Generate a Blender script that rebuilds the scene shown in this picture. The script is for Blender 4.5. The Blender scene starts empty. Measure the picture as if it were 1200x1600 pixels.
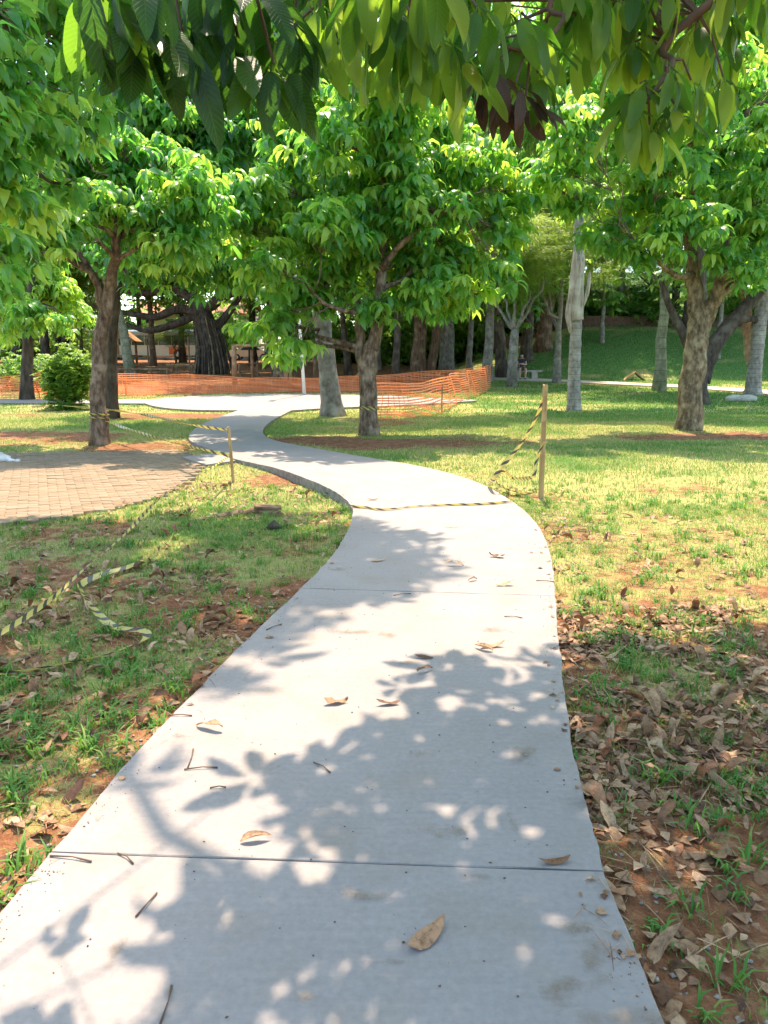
import bpy, math, random
import numpy as np
from mathutils import Vector, Matrix

random.seed(7)
rng = np.random.default_rng(7)
S = bpy.context.scene
COL = S.collection
R = math.radians

# ------------------------------------------------------------------ camera
CAM_H = 1.5
PITCH = math.atan(245 / 1200)
cam = bpy.data.objects.new('camera', bpy.data.cameras.new('camera'))
COL.objects.link(cam)
cam.location = (0, 0, CAM_H)
cam.rotation_euler = (math.pi / 2 - PITCH, 0, 0)
cam.data.sensor_fit = 'VERTICAL'
cam.data.sensor_height = 36
cam.data.lens = 27
cam.data.clip_start = 0.05
cam.data.clip_end = 600
S.camera = cam

# ------------------------------------------------------------------ light
SUN_EL, SUN_AZ = R(65), R(4)          # azimuth measured from +Y towards +X
SUN = np.array([math.sin(SUN_AZ) * math.cos(SUN_EL), math.cos(SUN_AZ) * math.cos(SUN_EL), math.sin(SUN_EL)])
w = bpy.data.worlds.new('World')
S.world = w
w.use_nodes = True
wn = w.node_tree.nodes
sky = wn.new('ShaderNodeTexSky')
sky.sky_type = 'NISHITA'
sky.sun_disc = False
sky.sun_elevation = SUN_EL
sky.sun_rotation = SUN_AZ
sky.altitude = 700
sky.air_density = 1.0
sky.dust_density = 3.0
sky.ozone_density = 1.0
wn['Background'].inputs['Strength'].default_value = 0.15
w.node_tree.links.new(sky.outputs[0], wn['Background'].inputs['Color'])
sl = bpy.data.lights.new('sun', 'SUN')
sl.energy = 2.6
sl.angle = R(0.55)
sl.color = (1.0, 0.78, 0.66)
so = bpy.data.objects.new('sun', sl)
COL.objects.link(so)
so.rotation_euler = Vector(SUN).to_track_quat('Z', 'Y').to_euler()
so.location = (0, 0, 40)

S.view_settings.view_transform = 'Standard'
S.view_settings.look = 'None'
S.view_settings.exposure = 2.32
S.view_settings.use_white_balance = True
S.view_settings.white_balance_temperature = 6750
S.view_settings.white_balance_tint = -3
S.view_settings.gamma = 1
S.view_settings.use_curve_mapping = False
cy = S.cycles
cy.max_bounces = 7
cy.diffuse_bounces = 4
cy.glossy_bounces = 2
cy.transmission_bounces = 4
cy.transparent_max_bounces = 6
cy.caustics_reflective = False
cy.caustics_refractive = False
cy.use_denoising = True
cy.use_adaptive_sampling = True
cy.adaptive_threshold = 0.02
cy.sample_clamp_indirect = 6

# ------------------------------------------------------------------ helpers
CA, SA = math.cos(PITCH), math.sin(PITCH)


def ray(u, v):
    dx, dy = (u - 600) / 1200, (800 - v) / 1200
    return np.array([dx, CA + dy * SA, -SA + dy * CA])


def W(u, v, D):
    """world point at forward distance D (metres along Y) seen at photo pixel (u, v)"""
    d = ray(u, v)
    return np.array([0, 0, CAM_H]) + d * (D / d[1])


def smooth(a, b, x):
    t = np.clip((x - a) / (b - a), 0, 1)
    return t * t * (3 - 2 * t)


def _hash(ix, iy, seed):
    h = (ix * 374761393 + iy * 668265263 + seed * 974711) & 0xFFFFFFFF
    h = ((h ^ (h >> 13)) * 1274126177) & 0xFFFFFFFF
    return ((h ^ (h >> 16)) & 0xFFFF) / 65535.0


def vnoise(x, y, seed=0):
    x = np.asarray(x, float); y = np.asarray(y, float)
    ix, iy = np.floor(x).astype(np.int64), np.floor(y).astype(np.int64)
    fx, fy = x - ix, y - iy
    fx, fy = fx * fx * (3 - 2 * fx), fy * fy * (3 - 2 * fy)
    a, b = _hash(ix, iy, seed), _hash(ix + 1, iy, seed)
    c, d = _hash(ix, iy + 1, seed), _hash(ix + 1, iy + 1, seed)
    return (a + (b - a) * fx) * (1 - fy) + (c + (d - c) * fx) * fy


def fbm(x, y, seed=0):
    return 0.55 * vnoise(x, y, seed) + 0.29 * vnoise(x * 2.1, y * 2.1, seed + 3) + 0.16 * vnoise(x * 4.3, y * 4.3, seed + 7)


def inside(poly, X, Y):
    X = np.asarray(X, float); Y = np.asarray(Y, float)
    r = np.zeros(X.shape, bool)
    px, py = poly[:, 0], poly[:, 1]
    j = len(poly) - 1
    for i in range(len(poly)):
        if py[i] != py[j]:
            c = ((py[i] > Y) != (py[j] > Y)) & (X < (px[j] - px[i]) * (Y - py[i]) / (py[j] - py[i]) + px[i])
            r ^= c
        j = i
    return r


def flat(u, v, z=0.0):
    d = ray(u, v)
    t = (z - CAM_H) / d[2]
    return np.array([d[0] * t, d[1] * t, z])


def H(x, y):
    """terrain height"""
    x = np.asarray(x, float); y = np.asarray(y, float)
    z = -0.055 + 0.02 * np.clip(y - 30, 0, 75)
    z = z + 0.03 * (fbm(x * 0.7, y * 0.7, 5) - 0.5) * (y > -50)
    k = flat(520, 772)
    z = z - 0.07 * np.exp(-(((x - k[0] + 0.5) / 1.3) ** 2 + ((y - k[1] - 0.6) / 1.7) ** 2))
    z = z - 0.04 * np.exp(-(((x - 1.35) / 0.45) ** 2 + ((y - 1.8) / 1.5) ** 2))
    bx = smooth(3.0, 13.0, x - (y - 48) * 0.1)
    bank = 3.0 * smooth(41, 56, y) + 3.6 * smooth(57, 78, y) + 0.12 * np.clip(y - 78, 0, 80)
    return z + bx * bank


def G(u, v):
    z = -0.05
    for _ in range(25):
        p = flat(u, v, z) if ray(u, v)[2] < -1e-4 else W(u, v, 90)
        if p[1] > 110 or p[1] < 0:
            p = W(u, v, 90)
        z = 0.5 * z + 0.5 * float(H(p[0], p[1]))
    return np.array([p[0], p[1], float(H(p[0], p[1]))])


def GD(u, D):
    """ground point at distance D below photo column u"""
    x = (u - 600) / 1200 * (D * CA)
    for _ in range(3):
        z = float(H(x, D))
        x = (u - 600) / 1200 * (D * CA + (CAM_H - z) * SA)
    return np.array([x, D, float(H(x, D))])


def catmull(pts, n):
    P = np.array(pts, float)
    P = np.vstack([2 * P[0] - P[1], P, 2 * P[-1] - P[-2]])
    out = []
    for i in range(1, len(P) - 2):
        for k in range(n):
            t = k / n
            a, b, c, d = P[i - 1], P[i], P[i + 1], P[i + 2]
            out.append(0.5 * (2 * b + (c - a) * t + (2 * a - 5 * b + 4 * c - d) * t * t + (3 * b - a - 3 * c + d) * t ** 3))
    out.append(P[-2])
    return np.array(out)


def mesh_np(name, V, F, uv=None, tint=None, smooth_shade=True, mat=None, mats=None, midx=None):
    """F: (m,4) or (m,3) int array"""
    me = bpy.data.meshes.new(name)
    V = np.asarray(V, np.float32); F = np.asarray(F, np.int32)
    k = F.shape[1]
    me.vertices.add(len(V)); me.vertices.foreach_set('co', V.ravel())
    me.loops.add(F.size); me.loops.foreach_set('vertex_index', F.ravel())
    me.polygons.add(len(F))
    me.polygons.foreach_set('loop_start', np.arange(0, F.size, k, dtype=np.int32))
    me.polygons.foreach_set('loop_total', np.full(len(F), k, np.int32))
    if smooth_shade:
        me.polygons.foreach_set('use_smooth', np.ones(len(F), bool))
    if uv is not None:
        l = me.uv_layers.new(name='UVMap')
        l.data.foreach_set('uv', np.asarray(uv, np.float32)[F.ravel()].ravel())
    if tint is not None:
        a = me.attributes.new('tint', 'FLOAT', 'POINT')
        a.data.foreach_set('value', np.asarray(tint, np.float32))
    for m in (mats or ([mat] if mat else [])):
        me.materials.append(m)
    if midx is not None:
        me.polygons.foreach_set('material_index', np.asarray(midx, np.int32))
    me.update(calc_edges=True)
    me.validate()
    return me


def link(name, me, parent=None, loc=None, rot=None, scale=None, **props):
    o = bpy.data.objects.new(name, me)
    COL.objects.link(o)
    if parent is not None:
        o.parent = parent
    if loc is not None:
        o.location = [float(c) for c in loc]
    if rot is not None:
        o.rotation_euler = rot
    if scale is not None:
        o.scale = scale if hasattr(scale, '__len__') else (scale,) * 3
    for k, v in props.items():
        o[k] = v
    return o


def thing(name, label, cat, loc=(0, 0, 0), rotz=0, group=None):
    o = link(name, None, loc=loc, rot=(0, 0, rotz), label=label, category=cat)
    o.empty_display_size = 0.2
    if group:
        o['group'] = group
    return o


class MB:
    """collects quads (triangles repeat nothing: stored as polygons lists) into one mesh"""

    def __init__(self):
        self.V = []; self.F = []; self.UV = []; self.n = 0; self.M = []

    def add(self, V, F, uv=None, m=0):
        V = np.asarray(V, float)
        self.V.append(V)
        self.UV.append(np.zeros((len(V), 2)) if uv is None else np.asarray(uv, float))
        for f in F:
            self.F.append([int(i) + self.n for i in f]); self.M.append(m)
        self.n += len(V)
        return self

    def box(self, c, s, rz=0.0, ry=0.0, rx=0.0, m=0, bevel=0.0):
        x, y, z = s[0] / 2, s[1] / 2, s[2] / 2
        v = np.array([[a * x, b * y, d * z] for a in (-1, 1) for b in (-1, 1) for d in (-1, 1)])
        Rm = np.array(Matrix.Rotation(rz, 3, 'Z') @ Matrix.Rotation(ry, 3, 'Y') @ Matrix.Rotation(rx, 3, 'X'))
        v = v @ Rm.T + np.array(c)
        return self.add(v, [(0, 1, 3, 2), (4, 6, 7, 5), (0, 4, 5, 1), (2, 3, 7, 6), (0, 2, 6, 4), (1, 5, 7, 3)], m=m)

    def tube(self, pts, r, n=10, cap=True, m=0, wob=0.0, seed=0):
        P = np.array(pts, float)
        k = len(P)
        r = np.full(k, r, float) if np.isscalar(r) else np.interp(np.linspace(0, 1, k), np.linspace(0, 1, len(r)), r)
        T = np.gradient(P, axis=0)
        T /= np.linalg.norm(T, axis=1, keepdims=True) + 1e-9
        ref = np.array([1.0, 0, 0]) if abs(T[0][0]) < 0.8 else np.array([0, 1.0, 0])
        L = np.concatenate([[0], np.cumsum(np.linalg.norm(np.diff(P, axis=0), axis=1))])
        V = []; UV = []
        a = np.arange(n) * 2 * math.pi / n
        rs = np.random.default_rng(seed + 11)
        for i in range(k):
            A = ref - T[i] * ref.dot(T[i]); A /= np.linalg.norm(A) + 1e-9
            ref = A
            B = np.cross(T[i], A)
            rr = r[i] * (1 + wob * (rs.random(n) - 0.5) * 2)
            V.append(P[i] + (np.cos(a) * rr)[:, None] * A + (np.sin(a) * rr)[:, None] * B)
            UV.append(np.stack([a / 6.283, np.full(n, L[i])], 1))
        F = []
        for i in range(k - 1):
            for j in range(n):
                F.append((i * n + j, i * n + (j + 1) % n, (i + 1) * n + (j + 1) % n, (i + 1) * n + j))
        if cap:
            F.append(tuple(range((k - 1) * n, k * n)))
            F.append(tuple(reversed(range(n))))
        return self.add(np.vstack(V), F, np.vstack(UV), m)

    def mesh(self, name, mats, smooth_shade=False):
        me = bpy.data.meshes.new(name)
        V = np.vstack(self.V)
        me.from_pydata([tuple(p) for p in V], [], self.F)
        UV = np.vstack(self.UV)
        l = me.uv_layers.new(name='UVMap')
        idx = np.zeros(len(me.loops), np.int32)
        me.loops.foreach_get('vertex_index', idx)
        l.data.foreach_set('uv', UV[idx].astype(np.float32).ravel())
        if not isinstance(mats, (list, tuple)):
            mats = [mats]
        for m in mats:
            me.materials.append(m)
        me.polygons.foreach_set('material_index', np.array(self.M, np.int32))
        if smooth_shade:
            me.polygons.foreach_set('use_smooth', np.ones(len(me.polygons), bool))
        me.update()
        return me

    def build(self, name, mats, parent=None, smooth_shade=False, **kw):
        return link(name, self.mesh(name, mats, smooth_shade), parent, **kw)


# ------------------------------------------------------------------ materials
def new_mat(name):
    m = bpy.data.materials.new(name)
    m.use_nodes = True
    nt = m.node_tree
    return m, nt, nt.nodes, nt.nodes['Principled BSDF']


def N(nt, kind, **kw):
    n = nt.nodes.new(kind)
    for k, v in kw.items():
        if k in n.inputs:
            n.inputs[k].default_value = v
        else:
            setattr(n, k, v)
    return n


def ramp(nt, stops, fac=None, interp='LINEAR'):
    n = nt.nodes.new('ShaderNodeValToRGB')
    cr = n.color_ramp
    cr.interpolation = interp
    while len(cr.elements) < len(stops):
        cr.elements.new(0.5)
    for e, (p, c) in zip(cr.elements, stops):
        e.position = p
        e.color = (*c, 1) if len(c) == 3 else c
    if fac is not None:
        nt.links.new(fac, n.inputs[0])
    return n


def noise(nt, scale, detail=4, rough=0.55, coord='Object', vec=None, dim='3D'):
    n = nt.nodes.new('ShaderNodeTexNoise')
    n.inputs['Scale'].default_value = scale
    n.inputs['Detail'].default_value = detail
    n.inputs['Roughness'].default_value = rough
    if vec is None:
        t = nt.nodes.new('ShaderNodeTexCoord')
        vec = t.outputs[coord]
    nt.links.new(vec, n.inputs['Vector'])
    return n


def mixc(nt, fac, a, b, blend='MIX'):
    n = nt.nodes.new('ShaderNodeMix')
    n.data_type = 'RGBA'
    n.blend_type = blend
    for sock, val in ((n.inputs[0], fac), (n.inputs[6], a), (n.inputs[7], b)):
        if hasattr(val, 'is_output'):
            nt.links.new(val, sock)
        elif isinstance(val, (int, float)):
            sock.default_value = val
        else:
            sock.default_value = (*val, 1)
    return n.outputs[2]


def bump(nt, bsdf, h, strength, dist):
    b = nt.nodes.new('ShaderNodeBump')
    b.inputs['Strength'].default_value = strength
    b.inputs['Distance'].default_value = dist
    nt.links.new(h, b.inputs['Height'])
    nt.links.new(b.outputs[0], bsdf.inputs['Normal'])


def mat_plain(name, col, rough=0.6, var=0.25, scale=6.0, metal=0.0, bstr=0.2, spec=0.4):
    m, nt, ns, b = new_mat(name)
    n = noise(nt, scale, 5)
    lo = tuple(c * (1 - var) for c in col)
    hi = tuple(min(1, c * (1 + var)) for c in col)
    r = ramp(nt, [(0.3, lo), (0.7, hi)], n.outputs[0])
    nt.links.new(r.outputs[0], b.inputs['Base Color'])
    b.inputs['Roughness'].default_value = rough
    b.inputs['Metallic'].default_value = metal
    b.inputs['Specular IOR Level'].default_value = spec
    if bstr:
        bump(nt, b, n.outputs[0], bstr, 0.02)
    return m


def mat_leaf(name, stops, trans, tfac=0.4, rough=0.38, veins=False, spec=0.45):
    """leaf colour from its tint value: leaf age plus painted light and shade"""
    m, nt, ns, b = new_mat(name)
    a = N(nt, 'ShaderNodeAttribute', attribute_name='tint')
    oi = nt.nodes.new('ShaderNodeObjectInfo')
    ad = N(nt, 'ShaderNodeMath', operation='MULTIPLY_ADD')
    nt.links.new(oi.outputs['Random'], ad.inputs[0])
    ad.inputs[1].default_value = 0.22
    nt.links.new(a.outputs['Fac'], ad.inputs[2])
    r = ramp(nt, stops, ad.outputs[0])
    col = r.outputs[0]
    r2 = ramp(nt, trans, ad.outputs[0])
    tcol = r2.outputs[0]
    if veins:
        uvn = nt.nodes.new('ShaderNodeUVMap')
        sx = nt.nodes.new('ShaderNodeSeparateXYZ')
        nt.links.new(uvn.outputs[0], sx.inputs[0])
        # side veins: bands running obliquely from the midrib; u across (-1..1 stored 0..1), v along
        ab = N(nt, 'ShaderNodeMath', operation='ABSOLUTE')
        sub = N(nt, 'ShaderNodeMath', operation='SUBTRACT')
        nt.links.new(sx.outputs[0], sub.inputs[0]); sub.inputs[1].default_value = 0.5
        nt.links.new(sub.outputs[0], ab.inputs[0])
        ma = N(nt, 'ShaderNodeMath', operation='MULTIPLY_ADD')
        nt.links.new(ab.outputs[0], ma.inputs[0]); ma.inputs[1].default_value = -0.28
        nt.links.new(sx.outputs[1], ma.inputs[2])
        mu = N(nt, 'ShaderNodeMath', operation='MULTIPLY')
        nt.links.new(ma.outputs[0], mu.inputs[0]); mu.inputs[1].default_value = 15.0
        fr = N(nt, 'ShaderNodeMath', operation='PINGPONG')
        nt.links.new(mu.outputs[0], fr.inputs[0]); fr.inputs[1].default_value = 0.5
        vr = ramp(nt, [(0.0, (1, 1, 1)), (0.12, (0, 0, 0))], fr.outputs[0])
        mr = ramp(nt, [(0.0, (1, 1, 1)), (0.035, (0, 0, 0))], ab.outputs[0])
        mx = N(nt, 'ShaderNodeMath', operation='MAXIMUM')
        nt.links.new(vr.outputs[0], mx.inputs[0]); nt.links.new(mr.outputs[0], mx.inputs[1])
        ms = N(nt, 'ShaderNodeMath', operation='MULTIPLY')
        nt.links.new(mx.outputs[0], ms.inputs[0]); ms.inputs[1].default_value = 0.16
        col = mixc(nt, ms.outputs[0], col, (0.12, 0.22, 0.05))
        tcol = mixc(nt, ms.outputs[0], tcol, (0.62, 0.75, 0.16))
        nz = noise(nt, 18, 4)
        sp = ramp(nt, [(0.62, (0, 0, 0)), (0.78, (1, 1, 1))], nz.outputs[0])
        col = mixc(nt, sp.outputs[0], col, (0.10, 0.08, 0.025))
        bump(nt, b, mx.outputs[0], 0.35, 0.004)
    nt.links.new(col, b.inputs['Base Color'])
    b.inputs['Roughness'].default_value = rough
    b.inputs['Specular IOR Level'].default_value = spec
    t = nt.nodes.new('ShaderNodeBsdfTranslucent')
    nt.links.new(tcol, t.inputs['Color'])
    mix = nt.nodes.new('ShaderNodeMixShader')
    mix.inputs[0].default_value = tfac
    nt.links.new(b.outputs[0], mix.inputs[1])
    nt.links.new(t.outputs[0], mix.inputs[2])
    nt.links.new(mix.outputs[0], ns['Material Output'].inputs[0])
    return m


def mat_bark(name, dark, mid, light, scale=9, ring=0.0, stretch=(1, 1, 0.25), bstr=0.7):
    m, nt, ns, b = new_mat(name)
    tc = nt.nodes.new('ShaderNodeTexCoord')
    mp = nt.nodes.new('ShaderNodeMapping')
    mp.inputs['Scale'].default_value = stretch
    nt.links.new(tc.outputs['Object'], mp.inputs[0])
    n1 = noise(nt, scale, 7, 0.65, vec=mp.outputs[0])
    n2 = noise(nt, scale * 0.28, 3, 0.5)
    r = ramp(nt, [(0.30, dark), (0.5, mid), (0.72, light)], n1.outputs[0])
    pr = ramp(nt, [(0.52, (0, 0, 0)), (0.68, (1, 1, 1))], n2.outputs[0])
    lich = tuple(min(1, c * 1.35 + 0.03) for c in light)
    pm = N(nt, 'ShaderNodeMath', operation='MULTIPLY'); nt.links.new(pr.outputs[0], pm.inputs[0]); pm.inputs[1].default_value = 0.55
    col = mixc(nt, pm.outputs[0], r.outputs[0], lich)
    hgt = n1.outputs[0]
    if ring:
        sx = nt.nodes.new('ShaderNodeSeparateXYZ'); nt.links.new(tc.outputs['Object'], sx.inputs[0])
        ad = N(nt, 'ShaderNodeMath', operation='MULTIPLY_ADD'); nt.links.new(n2.outputs[0], ad.inputs[0]); ad.inputs[1].default_value = 0.12
        nt.links.new(sx.outputs[2], ad.inputs[2])
        mu = N(nt, 'ShaderNodeMath', operation='MULTIPLY'); nt.links.new(ad.outputs[0], mu.inputs[0]); mu.inputs[1].default_value = ring
        pp = N(nt, 'ShaderNodeMath', operation='PINGPONG'); nt.links.new(mu.outputs[0], pp.inputs[0]); pp.inputs[1].default_value = 0.5
        rr = ramp(nt, [(0.0, (1, 1, 1)), (0.07, (0, 0, 0))], pp.outputs[0])
        rm = N(nt, 'ShaderNodeMath', operation='MULTIPLY'); nt.links.new(rr.outputs[0], rm.inputs[0]); rm.inputs[1].default_value = 0.75
        col = mixc(nt, rm.outputs[0], col, dark)
    nt.links.new(col, b.inputs['Base Color'])
    b.inputs['Roughness'].default_value = 0.9
    b.inputs['Specular IOR Level'].default_value = 0.15
    bump(nt, b, hgt, min(1, bstr * 1.3), 0.05)
    return m


GREEN_STOPS = [(0.0, (0.022, 0.078, 0.024)), (0.45, (0.068, 0.20, 0.048)), (0.8, (0.15, 0.32, 0.06)), (1.0, (0.28, 0.44, 0.08))]
NEAR_STOPS = [(0.0, (0.009, 0.030, 0.008)), (0.5, (0.022, 0.062, 0.012)), (1.0, (0.06, 0.12, 0.018))]  # darker than the other leaves: canopy shade put into their colour
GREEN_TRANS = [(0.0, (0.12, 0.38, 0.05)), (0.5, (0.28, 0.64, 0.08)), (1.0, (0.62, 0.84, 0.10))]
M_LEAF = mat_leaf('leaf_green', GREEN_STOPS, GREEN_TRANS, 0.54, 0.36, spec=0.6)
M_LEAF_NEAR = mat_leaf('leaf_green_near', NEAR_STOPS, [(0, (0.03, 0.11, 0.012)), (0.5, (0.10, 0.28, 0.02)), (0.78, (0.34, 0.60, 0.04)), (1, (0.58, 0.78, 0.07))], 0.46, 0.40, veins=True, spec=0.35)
M_LEAF_BROWN = mat_leaf('leaf_brown_near', [(0, (0.014, 0.016, 0.008)), (0.6, (0.028, 0.022, 0.011)), (1, (0.055, 0.024, 0.014))],
                        [(0, (0.03, 0.045, 0.01)), (0.7, (0.06, 0.045, 0.014)), (1, (0.15, 0.04, 0.02))], 0.3, 0.5, veins=True)
M_LEAF_FAR = mat_leaf('leaf_far', [(0.0, (0.032, 0.085, 0.018)), (0.5, (0.08, 0.165, 0.028)), (1.0, (0.19, 0.30, 0.045))],
                      [(0, (0.14, 0.36, 0.05)), (1, (0.42, 0.66, 0.09))], 0.44, 0.45)
M_LEAF_FINE = mat_leaf('leaf_fine', [(0.0, (0.05, 0.11, 0.02)), (0.5, (0.085, 0.16, 0.026)), (1.0, (0.16, 0.25, 0.04))],
                       [(0, (0.2, 0.36, 0.04)), (1, (0.48, 0.62, 0.08))], 0.42, 0.5)
M_SHRUB = mat_leaf('leaf_shrub', [(0.0, (0.04, 0.11, 0.02)), (0.5, (0.08, 0.19, 0.03)), (1.0, (0.16, 0.30, 0.05))],
                   [(0, (0.2, 0.4, 0.04)), (1, (0.45, 0.62, 0.08))], 0.35, 0.4)
M_FROND = mat_leaf('frond_green', [(0.0, (0.04, 0.09, 0.02)), (1.0, (0.10, 0.19, 0.04))], [(0, (0.2, 0.34, 0.05)), (1, (0.4, 0.55, 0.1))], 0.4, 0.4)
M_BARK = mat_bark('bark_brown', (0.040, 0.026, 0.018), (0.15, 0.10, 0.068), (0.33, 0.245, 0.175), 15, stretch=(1, 1, .35))
M_BARK_LICHEN = mat_bark('bark_lichen', (0.045, 0.033, 0.022), (0.16, 0.115, 0.068), (0.36, 0.285, 0.17), 13, stretch=(1, 1, 0.5))
M_BARK_DARK = mat_bark('bark_dark', (0.025, 0.019, 0.015), (0.07, 0.052, 0.04), (0.13, 0.10, 0.075), 8)
M_BARK_RED = mat_bark('bark_reddish', (0.05, 0.03, 0.02), (0.14, 0.085, 0.055), (0.24, 0.155, 0.10), 8)
M_BARK_GREY = mat_bark('bark_grey', (0.09, 0.075, 0.06), (0.19, 0.165, 0.14), (0.29, 0.265, 0.235), 7, stretch=(1, 1, 0.8), bstr=0.4)
M_BARK_PALM = mat_bark('bark_palm', (0.10, 0.085, 0.07), (0.27, 0.235, 0.20), (0.38, 0.34, 0.29), 8, ring=5.5, stretch=(1, 1, 0.6), bstr=0.5)
M_BARK_GREEN = mat_bark('bark_greenish', (0.10, 0.10, 0.06), (0.20, 0.20, 0.125), (0.30, 0.29, 0.20), 6, ring=2.2, stretch=(1, 1, 0.6), bstr=0.4)
M_SHEATH = mat_bark('palm_sheath', (0.20, 0.13, 0.085), (0.40, 0.32, 0.24), (0.55, 0.49, 0.41), 6, stretch=(3, 3, 0.3), bstr=0.5)
M_TWIG = mat_plain('twig', (0.11, 0.06, 0.038), 0.8, 0.3, 20)
M_WOOD = mat_bark('wood_post', (0.22, 0.13, 0.06), (0.38, 0.25, 0.12), (0.50, 0.35, 0.18), 14, stretch=(1, 1, 0.1), bstr=0.3)
M_WOOD_DARK = mat_bark('wood_dark', (0.10, 0.06, 0.035), (0.18, 0.11, 0.065), (0.28, 0.18, 0.11), 12, stretch=(1, 1, 0.3), bstr=0.3)
M_WOOD_RED = mat_bark('wood_reddish', (0.20, 0.10, 0.05), (0.32, 0.17, 0.09), (0.42, 0.25, 0.14), 12, stretch=(1, 1, 0.3), bstr=0.3)

# --- concrete
def make_concrete(name, base):
    m, nt, ns, b = new_mat(name)
    n1 = noise(nt, 1.3, 5, 0.6)
    n2 = noise(nt, 45, 4, 0.6)
    n3 = noise(nt, 3.1, 6, 0.65)
    r1 = ramp(nt, [(0.3, tuple(c * 0.90 for c in base)), (0.7, tuple(c * 1.06 for c in base))], n1.outputs[0])
    c2 = mixc(nt, 0.22, r1.outputs[0], n2.outputs[0], 'OVERLAY')
    st = ramp(nt, [(0.50, (0, 0, 0)), (0.74, (1, 1, 1))], n3.outputs[0])
    stm = N(nt, 'ShaderNodeMath', operation='MULTIPLY'); nt.links.new(st.outputs[0], stm.inputs[0]); stm.inputs[1].default_value = 0.42
    c3 = mixc(nt, stm.outputs[0], c2, (0.20, 0.150, 0.10))
    tc = nt.nodes.new('ShaderNodeTexCoord')
    mp = nt.nodes.new('ShaderNodeMapping'); mp.inputs['Scale'].default_value = (1.2, 22, 1); mp.inputs['Rotation'].default_value = (0, 0, 0.06)
    nt.links.new(tc.outputs['Object'], mp.inputs[0])
    n4 = noise(nt, 2.0, 5, 0.6, vec=mp.outputs[0])
    c3 = mixc(nt, 0.10, c3, n4.outputs[0], 'OVERLAY')
    n5 = noise(nt, 150, 2, 0.5)
    pit = ramp(nt, [(0.70, (0, 0, 0)), (0.78, (1, 1, 1))], n5.outputs[0])
    pm = N(nt, 'ShaderNodeMath', operation='MULTIPLY'); nt.links.new(pit.outputs[0], pm.inputs[0]); pm.inputs[1].default_value = 0.3
    c4 = mixc(nt, pm.outputs[0], c3, (0.20, 0.16, 0.12))
    nt.links.new(c4, b.inputs['Base Color'])
    b.inputs['Roughness'].default_value = 0.75
    b.inputs['Specular IOR Level'].default_value = 0.3
    hs = mixc(nt, 0.5, n2.outputs[0], n4.outputs[0])
    bump(nt, b, hs, 0.35, 0.006)
    return m


M_CONC = make_concrete('concrete', (0.243, 0.212, 0.197))
M_CONC_OLD = mat_plain('concrete_old', (0.36, 0.33, 0.29), 0.85, 0.25, 8)
M_SIDE = mat_plain('concrete_side', (0.19, 0.165, 0.14), 0.9, 0.35, 14)

def make_stain():
    m, nt, ns, b = new_mat('mud_stain')
    uvn = nt.nodes.new('ShaderNodeUVMap')
    ln = N(nt, 'ShaderNodeVectorMath', operation='LENGTH')
    nt.links.new(uvn.outputs[0], ln.inputs[0])
    n = noise(nt, 16, 6, 0.65)
    n2 = noise(nt, 60, 4, 0.6)
    ad = N(nt, 'ShaderNodeMath', operation='MULTIPLY_ADD'); nt.links.new(n.outputs[0], ad.inputs[0]); ad.inputs[1].default_value = 2.9
    nt.links.new(ln.outputs['Value'], ad.inputs[2])
    r = ramp(nt, [(0.0, (.75, .75, .75)), (0.62, (.6, .6, .6)), (1.0, (0, 0, 0))], None)
    sc_ = N(nt, 'ShaderNodeMath', operation='MULTIPLY'); nt.links.new(ad.outputs[0], sc_.inputs[0]); sc_.inputs[1].default_value = 0.47
    nt.links.new(sc_.outputs[0], r.inputs[0])
    mu = N(nt, 'ShaderNodeMath', operation='MULTIPLY'); n2r = ramp(nt, [(0.3, (.45, .45, .45)), (0.65, (1, 1, 1))], n2.outputs[0])
    nt.links.new(r.outputs[0], mu.inputs[0]); nt.links.new(n2r.outputs[0], mu.inputs[1])
    c = ramp(nt, [(0.3, (0.20, 0.135, 0.08)), (0.7, (0.27, 0.195, 0.125))], n.outputs[0])
    nt.links.new(c.outputs[0], b.inputs['Base Color']); b.inputs['Roughness'].default_value = 0.9
    nt.links.new(mu.outputs[0], b.inputs['Alpha'])
    return m


M_STAIN = make_stain()

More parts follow.
